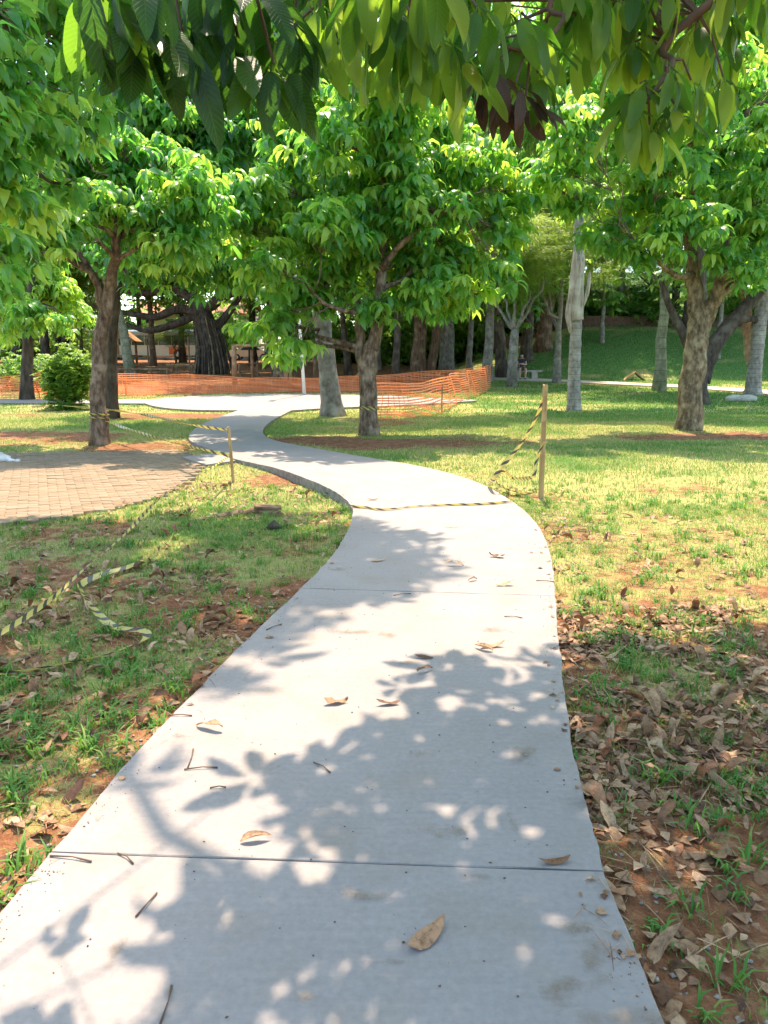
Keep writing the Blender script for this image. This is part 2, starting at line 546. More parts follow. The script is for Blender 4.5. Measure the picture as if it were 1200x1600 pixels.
# --- ground: soil, litter, straw and green by the 'grass' weight
def make_ground():
    m, nt, ns, b = new_mat('ground')
    a = N(nt, 'ShaderNodeAttribute', attribute_name='tint')
    n1 = noise(nt, 0.9, 6, 0.6)
    n2 = noise(nt, 9, 6, 0.7)
    n3 = noise(nt, 55, 4, 0.7)
    soil = ramp(nt, [(0.3, (0.11, 0.045, 0.022)), (0.5, (0.21, 0.092, 0.045)), (0.7, (0.33, 0.18, 0.10))], n2.outputs[0])
    s2 = mixc(nt, 0.5, soil.outputs[0], n3.outputs[0], 'OVERLAY')
    straw = ramp(nt, [(0.3, (0.26, 0.19, 0.09)), (0.5, (0.29, 0.26, 0.095)), (0.7, (0.17, 0.22, 0.06))], n2.outputs[0])
    g2 = mixc(nt, 0.5, straw.outputs[0], n3.outputs[0], 'OVERLAY')
    ad = N(nt, 'ShaderNodeMath', operation='MULTIPLY_ADD')
    nt.links.new(n2.outputs[0], ad.inputs[0]); ad.inputs[1].default_value = 0.9
    sb = N(nt, 'ShaderNodeMath', operation='SUBTRACT'); nt.links.new(a.outputs['Fac'], sb.inputs[0]); sb.inputs[1].default_value = 0.45
    nt.links.new(sb.outputs[0], ad.inputs[2])
    f = ramp(nt, [(0.35, (0, 0, 0)), (0.55, (1, 1, 1))], ad.outputs[0])
    tg = ramp(nt, [(0.3, (0.055, 0.12, 0.03)), (0.5, (0.085, 0.165, 0.04)), (0.72, (0.17, 0.20, 0.06))], n2.outputs[0])
    tk = ramp(nt, [(0.74, (0, 0, 0)), (0.95, (1, 1, 1))], a.outputs['Fac'])
    g2 = mixc(nt, tk.outputs[0], g2, tg.outputs[0])
    col = mixc(nt, f.outputs[0], s2, g2)
    nt.links.new(col, b.inputs['Base Color'])
    b.inputs['Roughness'].default_value = 0.95
    b.inputs['Specular IOR Level'].default_value = 0.1
    mx = N(nt, 'ShaderNodeMath', operation='MULTIPLY_ADD'); nt.links.new(n3.outputs[0], mx.inputs[0]); mx.inputs[1].default_value = 0.4
    nt.links.new(n2.outputs[0], mx.inputs[2])
    bump(nt, b, mx.outputs[0], 0.8, 0.04)
    return m


M_GROUND = make_ground()


def make_grass():
    m, nt, ns, b = new_mat('grass_blades')
    a = N(nt, 'ShaderNodeAttribute', attribute_name='tint')
    r = ramp(nt, [(0.0, (0.06, 0.17, 0.028)), (0.40, (0.12, 0.24, 0.045)), (0.70, (0.25, 0.31, 0.08)), (1.0, (0.46, 0.37, 0.18))], a.outputs['Fac'])
    nt.links.new(r.outputs[0], b.inputs['Base Color'])
    b.inputs['Roughness'].default_value = 0.6
    b.inputs['Specular IOR Level'].default_value = 0.25
    t = nt.nodes.new('ShaderNodeBsdfTranslucent')
    r2 = ramp(nt, [(0.0, (0.13, 0.30, 0.03)), (0.6, (0.30, 0.42, 0.06)), (1.0, (0.50, 0.40, 0.16))], a.outputs['Fac'])
    nt.links.new(r2.outputs[0], t.inputs['Color'])
    mix = nt.nodes.new('ShaderNodeMixShader'); mix.inputs[0].default_value = 0.35
    nt.links.new(b.outputs[0], mix.inputs[1]); nt.links.new(t.outputs[0], mix.inputs[2])
    nt.links.new(mix.outputs[0], ns['Material Output'].inputs[0])
    return m


M_GRASS = make_grass()


def make_dry():
    m, nt, ns, b = new_mat('dry_leaf')
    a = N(nt, 'ShaderNodeAttribute', attribute_name='tint')
    oi = nt.nodes.new('ShaderNodeObjectInfo')
    ad = N(nt, 'ShaderNodeMath', operation='ADD')
    nt.links.new(a.outputs['Fac'], ad.inputs[0]); nt.links.new(oi.outputs['Random'], ad.inputs[1])
    fr = N(nt, 'ShaderNodeMath', operation='FRACT'); nt.links.new(ad.outputs[0], fr.inputs[0])
    r = ramp(nt, [(0.0, (0.085, 0.036, 0.018)), (0.3, (0.20, 0.098, 0.048)), (0.6, (0.31, 0.18, 0.098)), (0.85, (0.44, 0.295, 0.175)), (1.0, (0.27, 0.095, 0.04))], fr.outputs[0])
    n = noise(nt, 42, 6, 0.7)
    nn = ramp(nt, [(0.34, (0.12, 0.10, 0.09)), (0.5, (0.5, 0.5, 0.5)), (0.68, (0.72, 0.70, 0.66))], n.outputs[0])
    c = mixc(nt, 0.75, r.outputs[0], nn.outputs[0], 'OVERLAY')
    nt.links.new(c, b.inputs['Base Color'])
    b.inputs['Roughness'].default_value = 0.6
    b.inputs['Specular IOR Level'].default_value = 0.3
    t = nt.nodes.new('ShaderNodeBsdfTranslucent'); nt.links.new(c, t.inputs['Color'])
    mix = nt.nodes.new('ShaderNodeMixShader'); mix.inputs[0].default_value = 0.18
    nt.links.new(b.outputs[0], mix.inputs[1]); nt.links.new(t.outputs[0], mix.inputs[2])
    nt.links.new(mix.outputs[0], ns['Material Output'].inputs[0])
    return m


M_DRY = make_dry()


def make_brick():
    m, nt, ns, b = new_mat('paving_brick')
    oi = nt.nodes.new('ShaderNodeObjectInfo')
    a = N(nt, 'ShaderNodeAttribute', attribute_name='tint')
    ad = N(nt, 'ShaderNodeMath', operation='ADD')
    nt.links.new(a.outputs['Fac'], ad.inputs[0]); nt.links.new(oi.outputs['Random'], ad.inputs[1])
    fr = N(nt, 'ShaderNodeMath', operation='FRACT'); nt.links.new(ad.outputs[0], fr.inputs[0])
    r = ramp(nt, [(0.0, (0.185, 0.130, 0.080)), (0.5, (0.205, 0.147, 0.094)), (1.0, (0.228, 0.168, 0.112))], fr.outputs[0])
    n = noise(nt, 14, 5)
    c = mixc(nt, 0.4, r.outputs[0], n.outputs[0], 'OVERLAY')
    nt.links.new(c, b.inputs['Base Color'])
    b.inputs['Roughness'].default_value = 0.9
    b.inputs['Specular IOR Level'].default_value = 0.2
    bump(nt, b, n.outputs[0], 0.3, 0.01)
    return m


M_BRICK = make_brick()


def make_tape():
    m, nt, ns, b = new_mat('hazard_tape')
    uvn = nt.nodes.new('ShaderNodeUVMap')
    sx = nt.nodes.new('ShaderNodeSeparateXYZ'); nt.links.new(uvn.outputs[0], sx.inputs[0])
    ma = N(nt, 'ShaderNodeMath', operation='MULTIPLY_ADD')
    nt.links.new(sx.outputs[0], ma.inputs[0]); ma.inputs[1].default_value = 0.07
    nt.links.new(sx.outputs[1], ma.inputs[2])
    mu = N(nt, 'ShaderNodeMath', operation='MULTIPLY'); nt.links.new(ma.outputs[0], mu.inputs[0]); mu.inputs[1].default_value = 6.6
    fr = N(nt, 'ShaderNodeMath', operation='FRACT'); nt.links.new(mu.outputs[0], fr.inputs[0])
    r = ramp(nt, [(0.0, (0.50, 0.41, 0.12)), (0.60, (0.06, 0.055, 0.045))], fr.outputs[0], 'CONSTANT')
    nt.links.new(r.outputs[0], b.inputs['Base Color'])
    b.inputs['Roughness'].default_value = 0.35
    t = nt.nodes.new('ShaderNodeBsdfTranslucent'); nt.links.new(r.outputs[0], t.inputs['Color'])
    mix = nt.nodes.new('ShaderNodeMixShader'); mix.inputs[0].default_value = 0.3
    nt.links.new(b.outputs[0], mix.inputs[1]); nt.links.new(t.outputs[0], mix.inputs[2])
    nt.links.new(mix.outputs[0], ns['Material Output'].inputs[0])
    return m


M_TAPE = make_tape()


def make_net():
    m, nt, ns, b = new_mat('orange_netting')
    n = noise(nt, 3, 3)
    r = ramp(nt, [(0.3, (0.84, 0.24, 0.09)), (0.7, (0.92, 0.34, 0.15))], n.outputs[0])
    nt.links.new(r.outputs[0], b.inputs['Base Color'])
    b.inputs['Roughness'].default_value = 0.45
    t = nt.nodes.new('ShaderNodeBsdfTranslucent'); nt.links.new(r.outputs[0], t.inputs['Color'])
    mix = nt.nodes.new('ShaderNodeMixShader'); mix.inputs[0].default_value = 0.45
    nt.links.new(b.outputs[0], mix.inputs[1]); nt.links.new(t.outputs[0], mix.inputs[2])
    nt.links.new(mix.outputs[0], ns['Material Output'].inputs[0])
    return m


M_NET = make_net()
M_WHITE = mat_plain('white_paint', (0.72, 0.72, 0.70), 0.35, 0.06, 3, bstr=0)
M_BUS_BLUE = mat_plain('bus_blue_grey', (0.42, 0.50, 0.55), 0.35, 0.06, 3, bstr=0)
M_BUS_ORANGE = mat_plain('bus_orange', (0.70, 0.16, 0.05), 0.35, 0.1, 3, bstr=0)
M_GLASS = mat_plain('dark_glass', (0.03, 0.045, 0.055), 0.08, 0.2, 2, bstr=0, spec=0.8)
M_RUBBER = mat_plain('rubber', (0.02, 0.02, 0.02), 0.8, 0.2, 8)
M_METAL = mat_plain('metal', (0.5, 0.5, 0.5), 0.4, 0.1, 8, metal=0.8, bstr=0)
M_DARKMETAL = mat_plain('dark_metal', (0.06, 0.055, 0.05), 0.5, 0.2, 8)
M_ROOF_TILE = mat_plain('roof_terracotta', (0.40, 0.17, 0.09), 0.8, 0.25, 6)
M_CREAM = mat_plain('cream_wall', (0.62, 0.55, 0.44), 0.9, 0.1, 2, bstr=0.1)
M_SLIDE = mat_plain('slide_plastic', (0.70, 0.55, 0.48), 0.4, 0.08, 2, bstr=0)
M_STONE = mat_plain('stone', (0.40, 0.36, 0.30), 0.9, 0.3, 6, bstr=0.5)
M_CHIP = mat_plain('gravel_chip', (0.30, 0.26, 0.215), 0.9, 0.35, 30)
M_BAG = mat_plain('white_sack', (0.60, 0.57, 0.54), 0.6, 0.2, 10)
M_WALLBRICK = mat_plain('low_wall', (0.13, 0.075, 0.05), 0.95, 0.4, 5)
M_SKIN = mat_plain('skin', (0.42, 0.24, 0.17), 0.55, 0.08, 10, bstr=0)
M_NAVY = mat_plain('navy_cloth', (0.02, 0.022, 0.035), 0.9, 0.2, 20)
M_GREYCLOTH = mat_plain('dark_grey_cloth', (0.10, 0.095, 0.09), 0.9, 0.2, 20)
M_HAIR = mat_plain('hair', (0.03, 0.022, 0.018), 0.7, 0.2, 30)
M_SHOE = mat_plain('black_shoe', (0.015, 0.015, 0.015), 0.6, 0.1, 10)
M_ASPHALT = mat_plain('asphalt', (0.055, 0.055, 0.057), 0.9, 0.2, 20)
M_FOOT = mat_plain('footway', (0.42, 0.34, 0.27), 0.95, 0.2, 3)

# ------------------------------------------------------------------ layout of path, plaza, brick paving
LEFT = [(0, 1425), (80, 1331), (200, 1190), (300, 1085), (400, 985), (470, 919), (520, 866), (545, 825), (551, 797), (543, 783), (520, 766), (480, 748),
        (430, 731), (368, 717), (340, 705), (303, 692), (295, 682), (305, 669), (330, 656), (372, 641)]
RIGHT = [(1040, 1600), (985, 1470), (945, 1361), (915, 1250), (890, 1140), (876, 1030), (868, 931), (860, 865), (840, 820), (800, 783), (740, 751), (660, 729),
         (560, 712), (480, 698), (430, 688), (412, 678), (413, 668), (425, 657), (455, 641)]
Lw = [flat(*p)[:2] for p in LEFT]
Rw = [flat(*p)[:2] for p in RIGHT]
dl = (Lw[0] - Lw[1]) / np.linalg.norm(Lw[0] - Lw[1])
dr = (Rw[0] - Rw[1]) / np.linalg.norm(Rw[0] - Rw[1])
Lw = [Lw[0] + dl * 3.2, Lw[0] + dl * 1.2] + Lw
Rw = [Rw[0] + dr * 3.2, Rw[0] + dr * 1.2] + Rw
Lc = catmull(Lw, 8)
Rc = catmull(Rw, 8)
# joints: (index among control points left, right)
JL = [0, 3, 7, 10, 15, 18, 21]
JR = [0, 4, 8, 11, 14, 17, 20]
PATH_POLY = np.vstack([Lc, Rc[::-1]])
PLAZA_PX = [(372, 641), (300, 640), (250, 636), (225, 629), (238, 624), (300, 619), (400, 616), (500, 616), (600, 618), (680, 622), (745, 625),
            (700, 629), (660, 631), (600, 634), (520, 637), (455, 641)]
PLAZA = catmull([flat(*p)[:2] for p in PLAZA_PX], 5)
STRIP = np.array([flat(-260, 628)[:2], flat(228, 630)[:2], flat(232, 624)[:2], flat(-260, 621)[:2]])
RAMP = np.array([flat(284, 715, -0.03)[:2], flat(322, 727, -0.03)[:2], flat(368, 717.5)[:2], flat(338, 705)[:2]])
BRICK_PX = [(-520, 712), (0, 708), (100, 706), (270, 703), (300, 711), (318, 728), (300, 745), (250, 775), (170, 795), (100, 808), (0, 820), (-300, 855), (-520, 880)]
BRICKP = np.array([flat(*p, -0.045)[:2] for p in BRICK_PX])


def on_hard(x, y):
    return inside(PATH_POLY, x, y) | inside(PLAZA, x, y) | inside(STRIP, x, y) | inside(RAMP, x, y)


FARPATH = [G(735, 589), G(800, 593), G(880, 596), G(970, 600), G(1050, 604), G(1130, 609), G(1200, 614), G(1400, 628)]
FARPATH = np.array([[p[0], p[1]] for p in FARPATH])
FARC = catmull(FARPATH, 4)


def dist_far(x, y):
    d = np.full(np.shape(x), 1e9)
    for a, b in zip(FARC[:-1], FARC[1:]):
        ab = b - a
        t = np.clip(((x - a[0]) * ab[0] + (y - a[1]) * ab[1]) / (ab @ ab), 0, 1)
        d = np.minimum(d, np.hypot(x - a[0] - t * ab[0], y - a[1] - t * ab[1]))
    return d


MID_T = G(577, 680); LEFT_T = G(155, 695); RIGHT_T = G(1075, 672)


def path_x_right(y):
    return np.interp(y, Rc[:130:1, 1], Rc[:130:1, 0])


def grass_weight(x, y):
    """how much grass grows here, 0..1 (bare soil = 0)"""
    x = np.asarray(x, float); y = np.asarray(y, float)
    n = fbm(x * 0.9, y * 0.9, 21)
    n2 = fbm(x * 0.35, y * 0.35, 33)
    g = 0.72 + 0.9 * (n - 0.5) + 0.8 * (n2 - 0.5)
    # near right: leaf litter over red soil
    right = x > np.interp(y, [0, 2, 4, 8, 12], [0.9, 0.9, 0.9, 1.6, 0.5])
    near = smooth(5.4, 4.2, y + 0.5 * (n - 0.5)) * right
    g = g * (1 - near) + near * (0.26 + 1.1 * (fbm(x * 2.2, y * 2.2, 44) - 0.5) + 0.10 * smooth(2.5, 4.5, y))
    # left verge: patchy
    lv = (~right) * smooth(9.0, 7.0, y)
    g = g * (1 - lv) + lv * (0.36 + 1.3 * (fbm(x * 1.6, y * 1.6, 55) - 0.5) + 0.25 * smooth(3.0, 6.5, y))
    # bare soil round trunks and beside the kerb
    for c, r, sx in ((MID_T, 1.0, 2.2), (RIGHT_T, 0.8, 2.2)):
        d = np.hypot((x - c[0]) / sx, (y - c[1] + 1.4))
        g = g - 0.75 * np.exp(-(d / r) ** 2)
    k = G(255, 700)
    g = g - 0.7 * np.exp(-(((x - k[0]) / 1.2) ** 2 + ((y - k[1]) / 1.2) ** 2))
    k = G(300, 650)
    g = g - 0.7 * np.exp(-(((x - k[0]) / 2.2) ** 2 + ((y - k[1]) / 1.3) ** 2))
    k = G(70, 682)
    g = g - 0.45 * np.exp(-(((x - k[0]) / 1.3) ** 2 + ((y - k[1]) / 0.9) ** 2))
    k = G(455, 742)
    g = g - 0.45 * np.exp(-(((x - k[0]) / 0.7) ** 2 + ((y - k[1]) / 0.8) ** 2))
    # brown playground ground at the back on the left
    pg = smooth(30.5, 33, y + 1.5 * (n - 0.5)) * smooth(6.5, 2.5, x - 0.06 * (y - 32))
    g = g * (1 - pg) + pg * (0.05 + 0.55 * (n2 - 0.35))
    bank = smooth(41, 46, y) * smooth(4, 9, x)
    g = g + .22 * smooth(17, 23, y) * smooth(1, 4, x) + bank * 0.2 - bank * (0.55 * smooth(49, 55, y) * (1 - smooth(57, 60, y)))
    g = np.where(dist_far(x, y) < 1.0, 0.0, g)
    return np.clip(g, 0, 1)


# ------------------------------------------------------------------ ground sheet
ys = np.concatenate([np.arange(-6, 1, 0.5), np.arange(1, 9, 0.085), 9 * np.power(1.0145, np.arange(0, 190))])
ys = ys[ys < 135]
ys = np.concatenate([ys, [150, 190, 260, 380]])
xr = np.concatenate([np.arange(0, 1, 0.011), 1 * np.power(1.035, np.arange(0, 120))])
xr = xr[xr < 16]
xn = np.concatenate([-xr[::-1], xr[1:]])
GX = np.array([xn * (0.25 * np.clip(y, 1.6, 60) + 0.5) for y in ys])   # widens with distance
GY = np.repeat(ys[:, None], GX.shape[1], 1)
GZ = H(GX, GY)
hard = on_hard(GX, GY) | inside(BRICKP, GX, GY)
# fine lumps away from paving; the sheet dips under paving
lump = 0.022 * (fbm(GX * 5, GY * 5, 71) - 0.5) + 0.012 * (vnoise(GX * 17, GY * 17, 72) - 0.5)
GZ = GZ + np.where(hard, 0, lump) * (GY < 14)
GZ = np.where(on_hard(GX, GY), np.minimum(GZ, -0.06), GZ)
GZ = np.where(inside(BRICKP, GX, GY), -0.085, GZ)
ny, nx = GX.shape
idx = np.arange(ny * nx).reshape(ny, nx)
F = np.stack([idx[:-1, :-1], idx[:-1, 1:], idx[1:, 1:], idx[1:, :-1]], -1).reshape(-1, 4)
gw = grass_weight(GX, GY)
ground = link('ground', mesh_np('ground', np.stack([GX, GY, GZ], -1).reshape(-1, 3), F, tint=gw.ravel(), mat=M_GROUND), kind='structure')

# ------------------------------------------------------------------ path
path = link('path', None, kind='structure')


def strip_slab(A, B, name='slab', parent=path, gap=0.0022, thick=0.15, mats=(M_CONC, M_SIDE)):
    """slab between polylines A (left) and B (right), same length"""
    A = A.copy(); B = B.copy()
    n = len(A)
    # keep a joint gap at both ends
    for Z in (A, B):
        d0 = Z[1] - Z[0]; Z[0] += d0 / np.linalg.norm(d0) * gap
        d1 = Z[-2] - Z[-1]; Z[-1] += d1 / np.linalg.norm(d1) * gap
    m = 10
    t = np.linspace(0, 1, m)
    P = A[:, None, :] * (1 - t)[None, :, None] + B[:, None, :] * t[None, :, None]
    bev = 0.0035
    # arris: rounded border
    P2 = P.copy()
    Z = np.zeros((n, m))
    mb = MB()
    top = np.concatenate([P, Z[..., None]], -1)
    border = [(0, j) for j in range(m)] + [(i, m - 1) for i in range(1, n)] + [(n - 1, j) for j in range(m - 2, -1, -1)] + [(i, 0) for i in range(n - 2, 0, -1)]
    cen = P.reshape(-1, 2).mean(0)
    outer = np.array([top[i, j] for i, j in border])
    # inset the top sheet a little at its border
    for i, j in border:
        ii = min(max(i, 1), n - 2); jj = min(max(j, 1), m - 2)
        d = P[ii, jj] - P[i, j]
        L = np.linalg.norm(d)
        if L > 0:
            top[i, j, :2] += d / L * bev
    V = top.reshape(-1, 3)
    F = []
    for i in range(n - 1):
        for j in range(m - 1):
            a = i * m + j
            F.append((a, a + 1, a + m + 1, a + m))
    nb = len(border)
    rim = outer.copy(); rim[:, 2] = -bev
    jit = rng.normal(0, 0.0018, (nb, 2))
    rim[:, :2] += jit
    bot = outer.copy(); bot[:, 2] = -thick
    base = len(V)
    V = np.vstack([V, rim, bot])
    bi = [i * m + j for i, j in border]
    mi = [0] * len(F)
    for k in range(nb):
        k2 = (k + 1) % nb
        F.append((bi[k], base + k, base + k2, bi[k2])); mi.append(0)
        F.append((base + k, base + nb + k, base + nb + k2, base + k2)); mi.append(1)
    me = bpy.data.meshes.new(name)
    me.from_pydata([tuple(p) for p in V], [], F)
    for mm in mats:
        me.materials.append(mm)
    me.polygons.foreach_set('material_index', np.array(mi, np.int32))
    me.update()
    import bmesh
    bm = bmesh.new(); bm.from_mesh(me); bmesh.ops.recalc_face_normals(bm, faces=bm.faces); bm.to_mesh(me); bm.free()
    return link(name, me, parent)


def resample(P, n):
    L = np.concatenate([[0], np.cumsum(np.linalg.norm(np.diff(P, axis=0), axis=1))])
    s = np.linspace(0, L[-1], n)
    return np.stack([np.interp(s, L, P[:, 0]), np.interp(s, L, P[:, 1])], 1)


for a in range(len(JL) - 1):
    A = Lc[JL[a] * 8: JL[a + 1] * 8 + 1]
    B = Rc[JR[a] * 8: JR[a + 1] * 8 + 1]
    A, B = resample(A, 70), resample(B, 70)
    for Z, sg in ((A, -1), (B, 1)):
        tt = np.gradient(Z, axis=0); tt /= np.linalg.norm(tt, axis=1, keepdims=True)
        k_ = np.arange(70) + 100 * a
        off = .010 * (vnoise(Z[:, 0] * 9 + 3 * sg, Z[:, 1] * 9, 7) - .5) - .012 * np.maximum(0, vnoise(Z[:, 0] * 31, Z[:, 1] * 31, 8) - .72)
        Z += np.stack([tt[:, 1], -tt[:, 0]], 1) * (sg * off)[:, None]
    strip_slab(A, B)


def poly_slab(P, z=0.0, thick=0.15, name='slab', parent=path, mats=(M_CONC, M_SIDE)):
    n = len(P)
    V = [(x, y, z) for x, y in P] + [(x, y, z - thick) for x, y in P]
    F = [tuple(range(n))] + [(i, i + n, (i + 1) % n + n, (i + 1) % n) for i in range(n)]
    me = bpy.data.meshes.new(name)
    me.from_pydata(V, [], F)
    for mm in mats:
        me.materials.append(mm)
    me.polygons.foreach_set('material_index', np.array([0] + [1] * n, np.int32))
    me.update()
    import bmesh
    bm = bmesh.new(); bm.from_mesh(me); bmesh.ops.recalc_face_normals(bm, faces=bm.faces); bm.to_mesh(me); bm.free()
    return link(name, me, parent)


plaza = link('plaza', None, kind='structure')
poly_slab(PLAZA, parent=plaza, z=-0.001)
strip = link('path_strip', None, kind='structure')
poly_slab(STRIP, z=-0.005, parent=strip)
ramp_o = link('path_ramp', None, kind='structure')
poly_slab(RAMP, z=-0.02, thick=0.1, parent=ramp_o)

# muddy marks on the concrete: thin sheets with ragged outlines
for k, (u, v, rx, ry) in enumerate([(872, 1545, 0.075, 0.05), (600, 1505, 0.05, 0.012), (745, 1370, 0.06, 0.02), (283, 1150, 0.055, 0.03), (775, 985, 0.12, 0.06), (550, 988, 0.14, 0.05),
                                    (605, 992, 0.08, 0.05), (800, 1285, 0.02, 0.07), (900, 1450, 0.06, 0.03), (640, 1035, 0.10, 0.04), (530, 890, 0.08, 0.06), (705, 825, 0.10, 0.05), (990, 1592, 0.16, 0.03), (180, 1490, 0.02, 0.06), (480, 1560, .05, .02), (700, 1300, .1, .05), (820, 1180, .06, .09), (560, 1400, .09, .03), (930, 1500, .05, .09), (660, 1180, .05, .03)]):
    c = flat(u, v)
    a = np.linspace(0, 2 * math.pi, 28, endpoint=False)
    rr = 1.25 + 0 * a
    V = [(c[0] + rx * math.cos(t) * r, c[1] + ry * math.sin(t) * r, 0.0035 + 0.0002 * k) for t, r in zip(a, rr)]
    uvc = [(math.cos(t), math.sin(t)) for t in a]
    me = mesh_np('mud_stain', np.array(V + [(c[0], c[1], 0.0035 + 0.0002 * k)]), np.array([(i, (i + 1) % 28, 28) for i in range(28)]), uv=np.array(uvc + [(0, 0)]), mat=M_STAIN)
    link('mud_stain', me, path)

# far footway
fp = []
nn = np.gradient(FARC, axis=0); nn = np.stack([-nn[:, 1], nn[:, 0]], 1); nn /= np.linalg.norm(nn, axis=1, keepdims=True)
for s in (-0.9, 0.9):
    q = FARC + nn * s
    fp.append(np.stack([q[:, 0], q[:, 1], H(q[:, 0], q[:, 1]) + 0.05], 1))
n = len(FARC)
mb = MB()
mb.add(np.vstack(fp + [f - [0, 0, 0.25] for f in fp]),
       [(i, i + 1, n + i + 1, n + i) for i in range(n - 1)] + [(i + 2 * n, i, i + n * 0 + 1 - 1, i + 2 * n) for i in []] +
       [(i, 2 * n + i, 2 * n + i + 1, i + 1) for i in range(n - 1)] + [(n + i, n + i + 1, 3 * n + i + 1, 3 * n + i) for i in range(n - 1)])
mb.build('footway', M_FOOT, kind='structure')

# road at the far left
mb = MB()
rd = [(-70, 82), (-30, 83.5), (0, 85), (6, 86)]
P = []
for x, y in rd:
    P += [(x, y, float(H(x, y)) + 0.06), (x, y + 9, float(H(x, y + 9)) + 0.06)]
mb.add(P, [(0, 2, 3, 1), (2, 4, 5, 3), (4, 6, 7, 5)])
mb.build('road', M_ASPHALT, kind='structure')

# ------------------------------------------------------------------ brick paving
paving = link('brick_paving', None, kind='structure')
bl, bw, bh = 0.205, 0.102, 0.06
th = R(24)
cs, sn = math.cos(th), math.sin(th)
cells = []
for i in range(-90, 91):
    for j in range(-130, 131):
        x0, y0 = (i + (0.5 if j % 2 else 0)) * bl, j * bw
        x, y = cs * x0 - sn * y0 - 4.6, sn * x0 + cs * y0 + 9.6
        cells.append((x, y))
cells = np.array(cells)
ok = inside(BRICKP, cells[:, 0], cells[:, 1])
cells = cells[ok]


def brick_mesh():
    l, w_, h, b = (bl - 0.004) / 2, (bw - 0.004) / 2, bh, 0.003
    V = [(-l, -w_, -h), (l, -w_, -h), (l, w_, -h), (-l, w_, -h), (-l, -w_, -b), (l, -w_, -b), (l, w_, -b), (-l, w_, -b),
         (-l + b, -w_ + b, 0), (l - b, -w_ + b, 0), (l - b, w_ - b, 0), (-l + b, w_ - b, 0)]
    F = [(0, 1, 5, 4), (1, 2, 6, 5), (2, 3, 7, 6), (3, 0, 4, 7), (4, 5, 9, 8), (5, 6, 10, 9), (6, 7, 11, 10), (7, 4, 8, 11), (8, 9, 10, 11)]
    return np.array(V), np.array(F)


bV, bF = brick_mesh()
BM = mesh_np('brick', bV, bF, tint=np.zeros(len(bV)), smooth_shade=False, mat=M_BRICK)
vis = (np.abs(cells[:, 0]) / cells[:, 1] < 0.53)
size = np.where(vis, 1.0 / cells[:, 1] ** 2, 0)
order = np.argsort(-size)
Rb = np.array(Matrix.Rotation(th, 3, 'Z'))
rest = []
for q, i in enumerate(order):
    x, y = cells[i]
    z = -0.042 + rng.normal(0, 0.0022) + 0.018 * (float(vnoise(x * 1.1, y * 1.1, 3)) - .5)
    if q < 300:
        link('brick', BM, paving, loc=(x, y, z), rot=(rng.normal(0, 0.008), rng.normal(0, 0.008), th + rng.normal(0, 0.012)))
    else:
        rest.append((x, y, z))
rest = np.array(rest)
V = (bV @ Rb.T)[None] + rest[:, None, :]
F = bF[None] + (np.arange(len(rest)) * len(bV))[:, None, None]
link('bricks', mesh_np('bricks', V.reshape(-1, 3), F.reshape(-1, 4), tint=np.repeat(rng.random(len(rest)), len(bV)), smooth_shade=False, mat=M_BRICK), paving, kind='stuff')

# ------------------------------------------------------------------ leaves and tufts
def leaf_np(L, Wd, nseg, nw, a0, bend, fold=0.25, wave=0.0, ph=0.0, side=0.0):
    """one leaf blade from the origin along +X, starting at elevation a0 and bending down; returns V, F, UV"""
    t = np.linspace(0, 1, nseg + 1)
    ang = a0 - bend * t ** 0.9
    dx = np.concatenate([[0], np.cumsum(np.cos((ang[1:] + ang[:-1]) / 2))]) * L / nseg
    dz = np.concatenate([[0], np.cumsum(np.sin((ang[1:] + ang[:-1]) / 2))]) * L / nseg
    wd = Wd * np.power(np.sin(np.pi * np.clip(0.03 + 0.95 * t ** 0.85, 0, 1)), 0.7) * (1 - 0.15 * t)
    wd[-1] = Wd * 0.05
    s = np.linspace(-1, 1, nw + 1)
    V = []; UV = []
    for i in range(nseg + 1):
        nxv, nzv = -math.sin(ang[i]), math.cos(ang[i])
        for q in s:
            lift = fold * abs(q) * wd[i] + wave * Wd * math.sin(9 * t[i] + ph + (2 if q > 0 else 0)) * abs(q)
            V.append((dx[i] + nxv * lift, q * wd[i] + side * t[i] ** 2 * L, dz[i] + nzv * lift))
            UV.append((q * 0.5 + 0.5, t[i]))
    m = nw + 1
    F = [(i * m + j, i * m + j + 1, (i + 1) * m + j + 1, (i + 1) * m + j) for i in range(nseg) for j in range(nw)]
    return np.array(V), np.array(F), np.array(UV)


def rotz(a):
    c, s = math.cos(a), math.sin(a)
    return np.array([[c, -s, 0], [s, c, 0], [0, 0, 1.0]])


def roty(a):
    c, s = math.cos(a), math.sin(a)
    return np.array([[c, 0, s], [0, 1.0, 0], [-s, 0, c]])


def rotx(a):
    c, s = math.cos(a), math.sin(a)
    return np.array([[1.0, 0, 0], [0, c, -s], [0, s, c]])


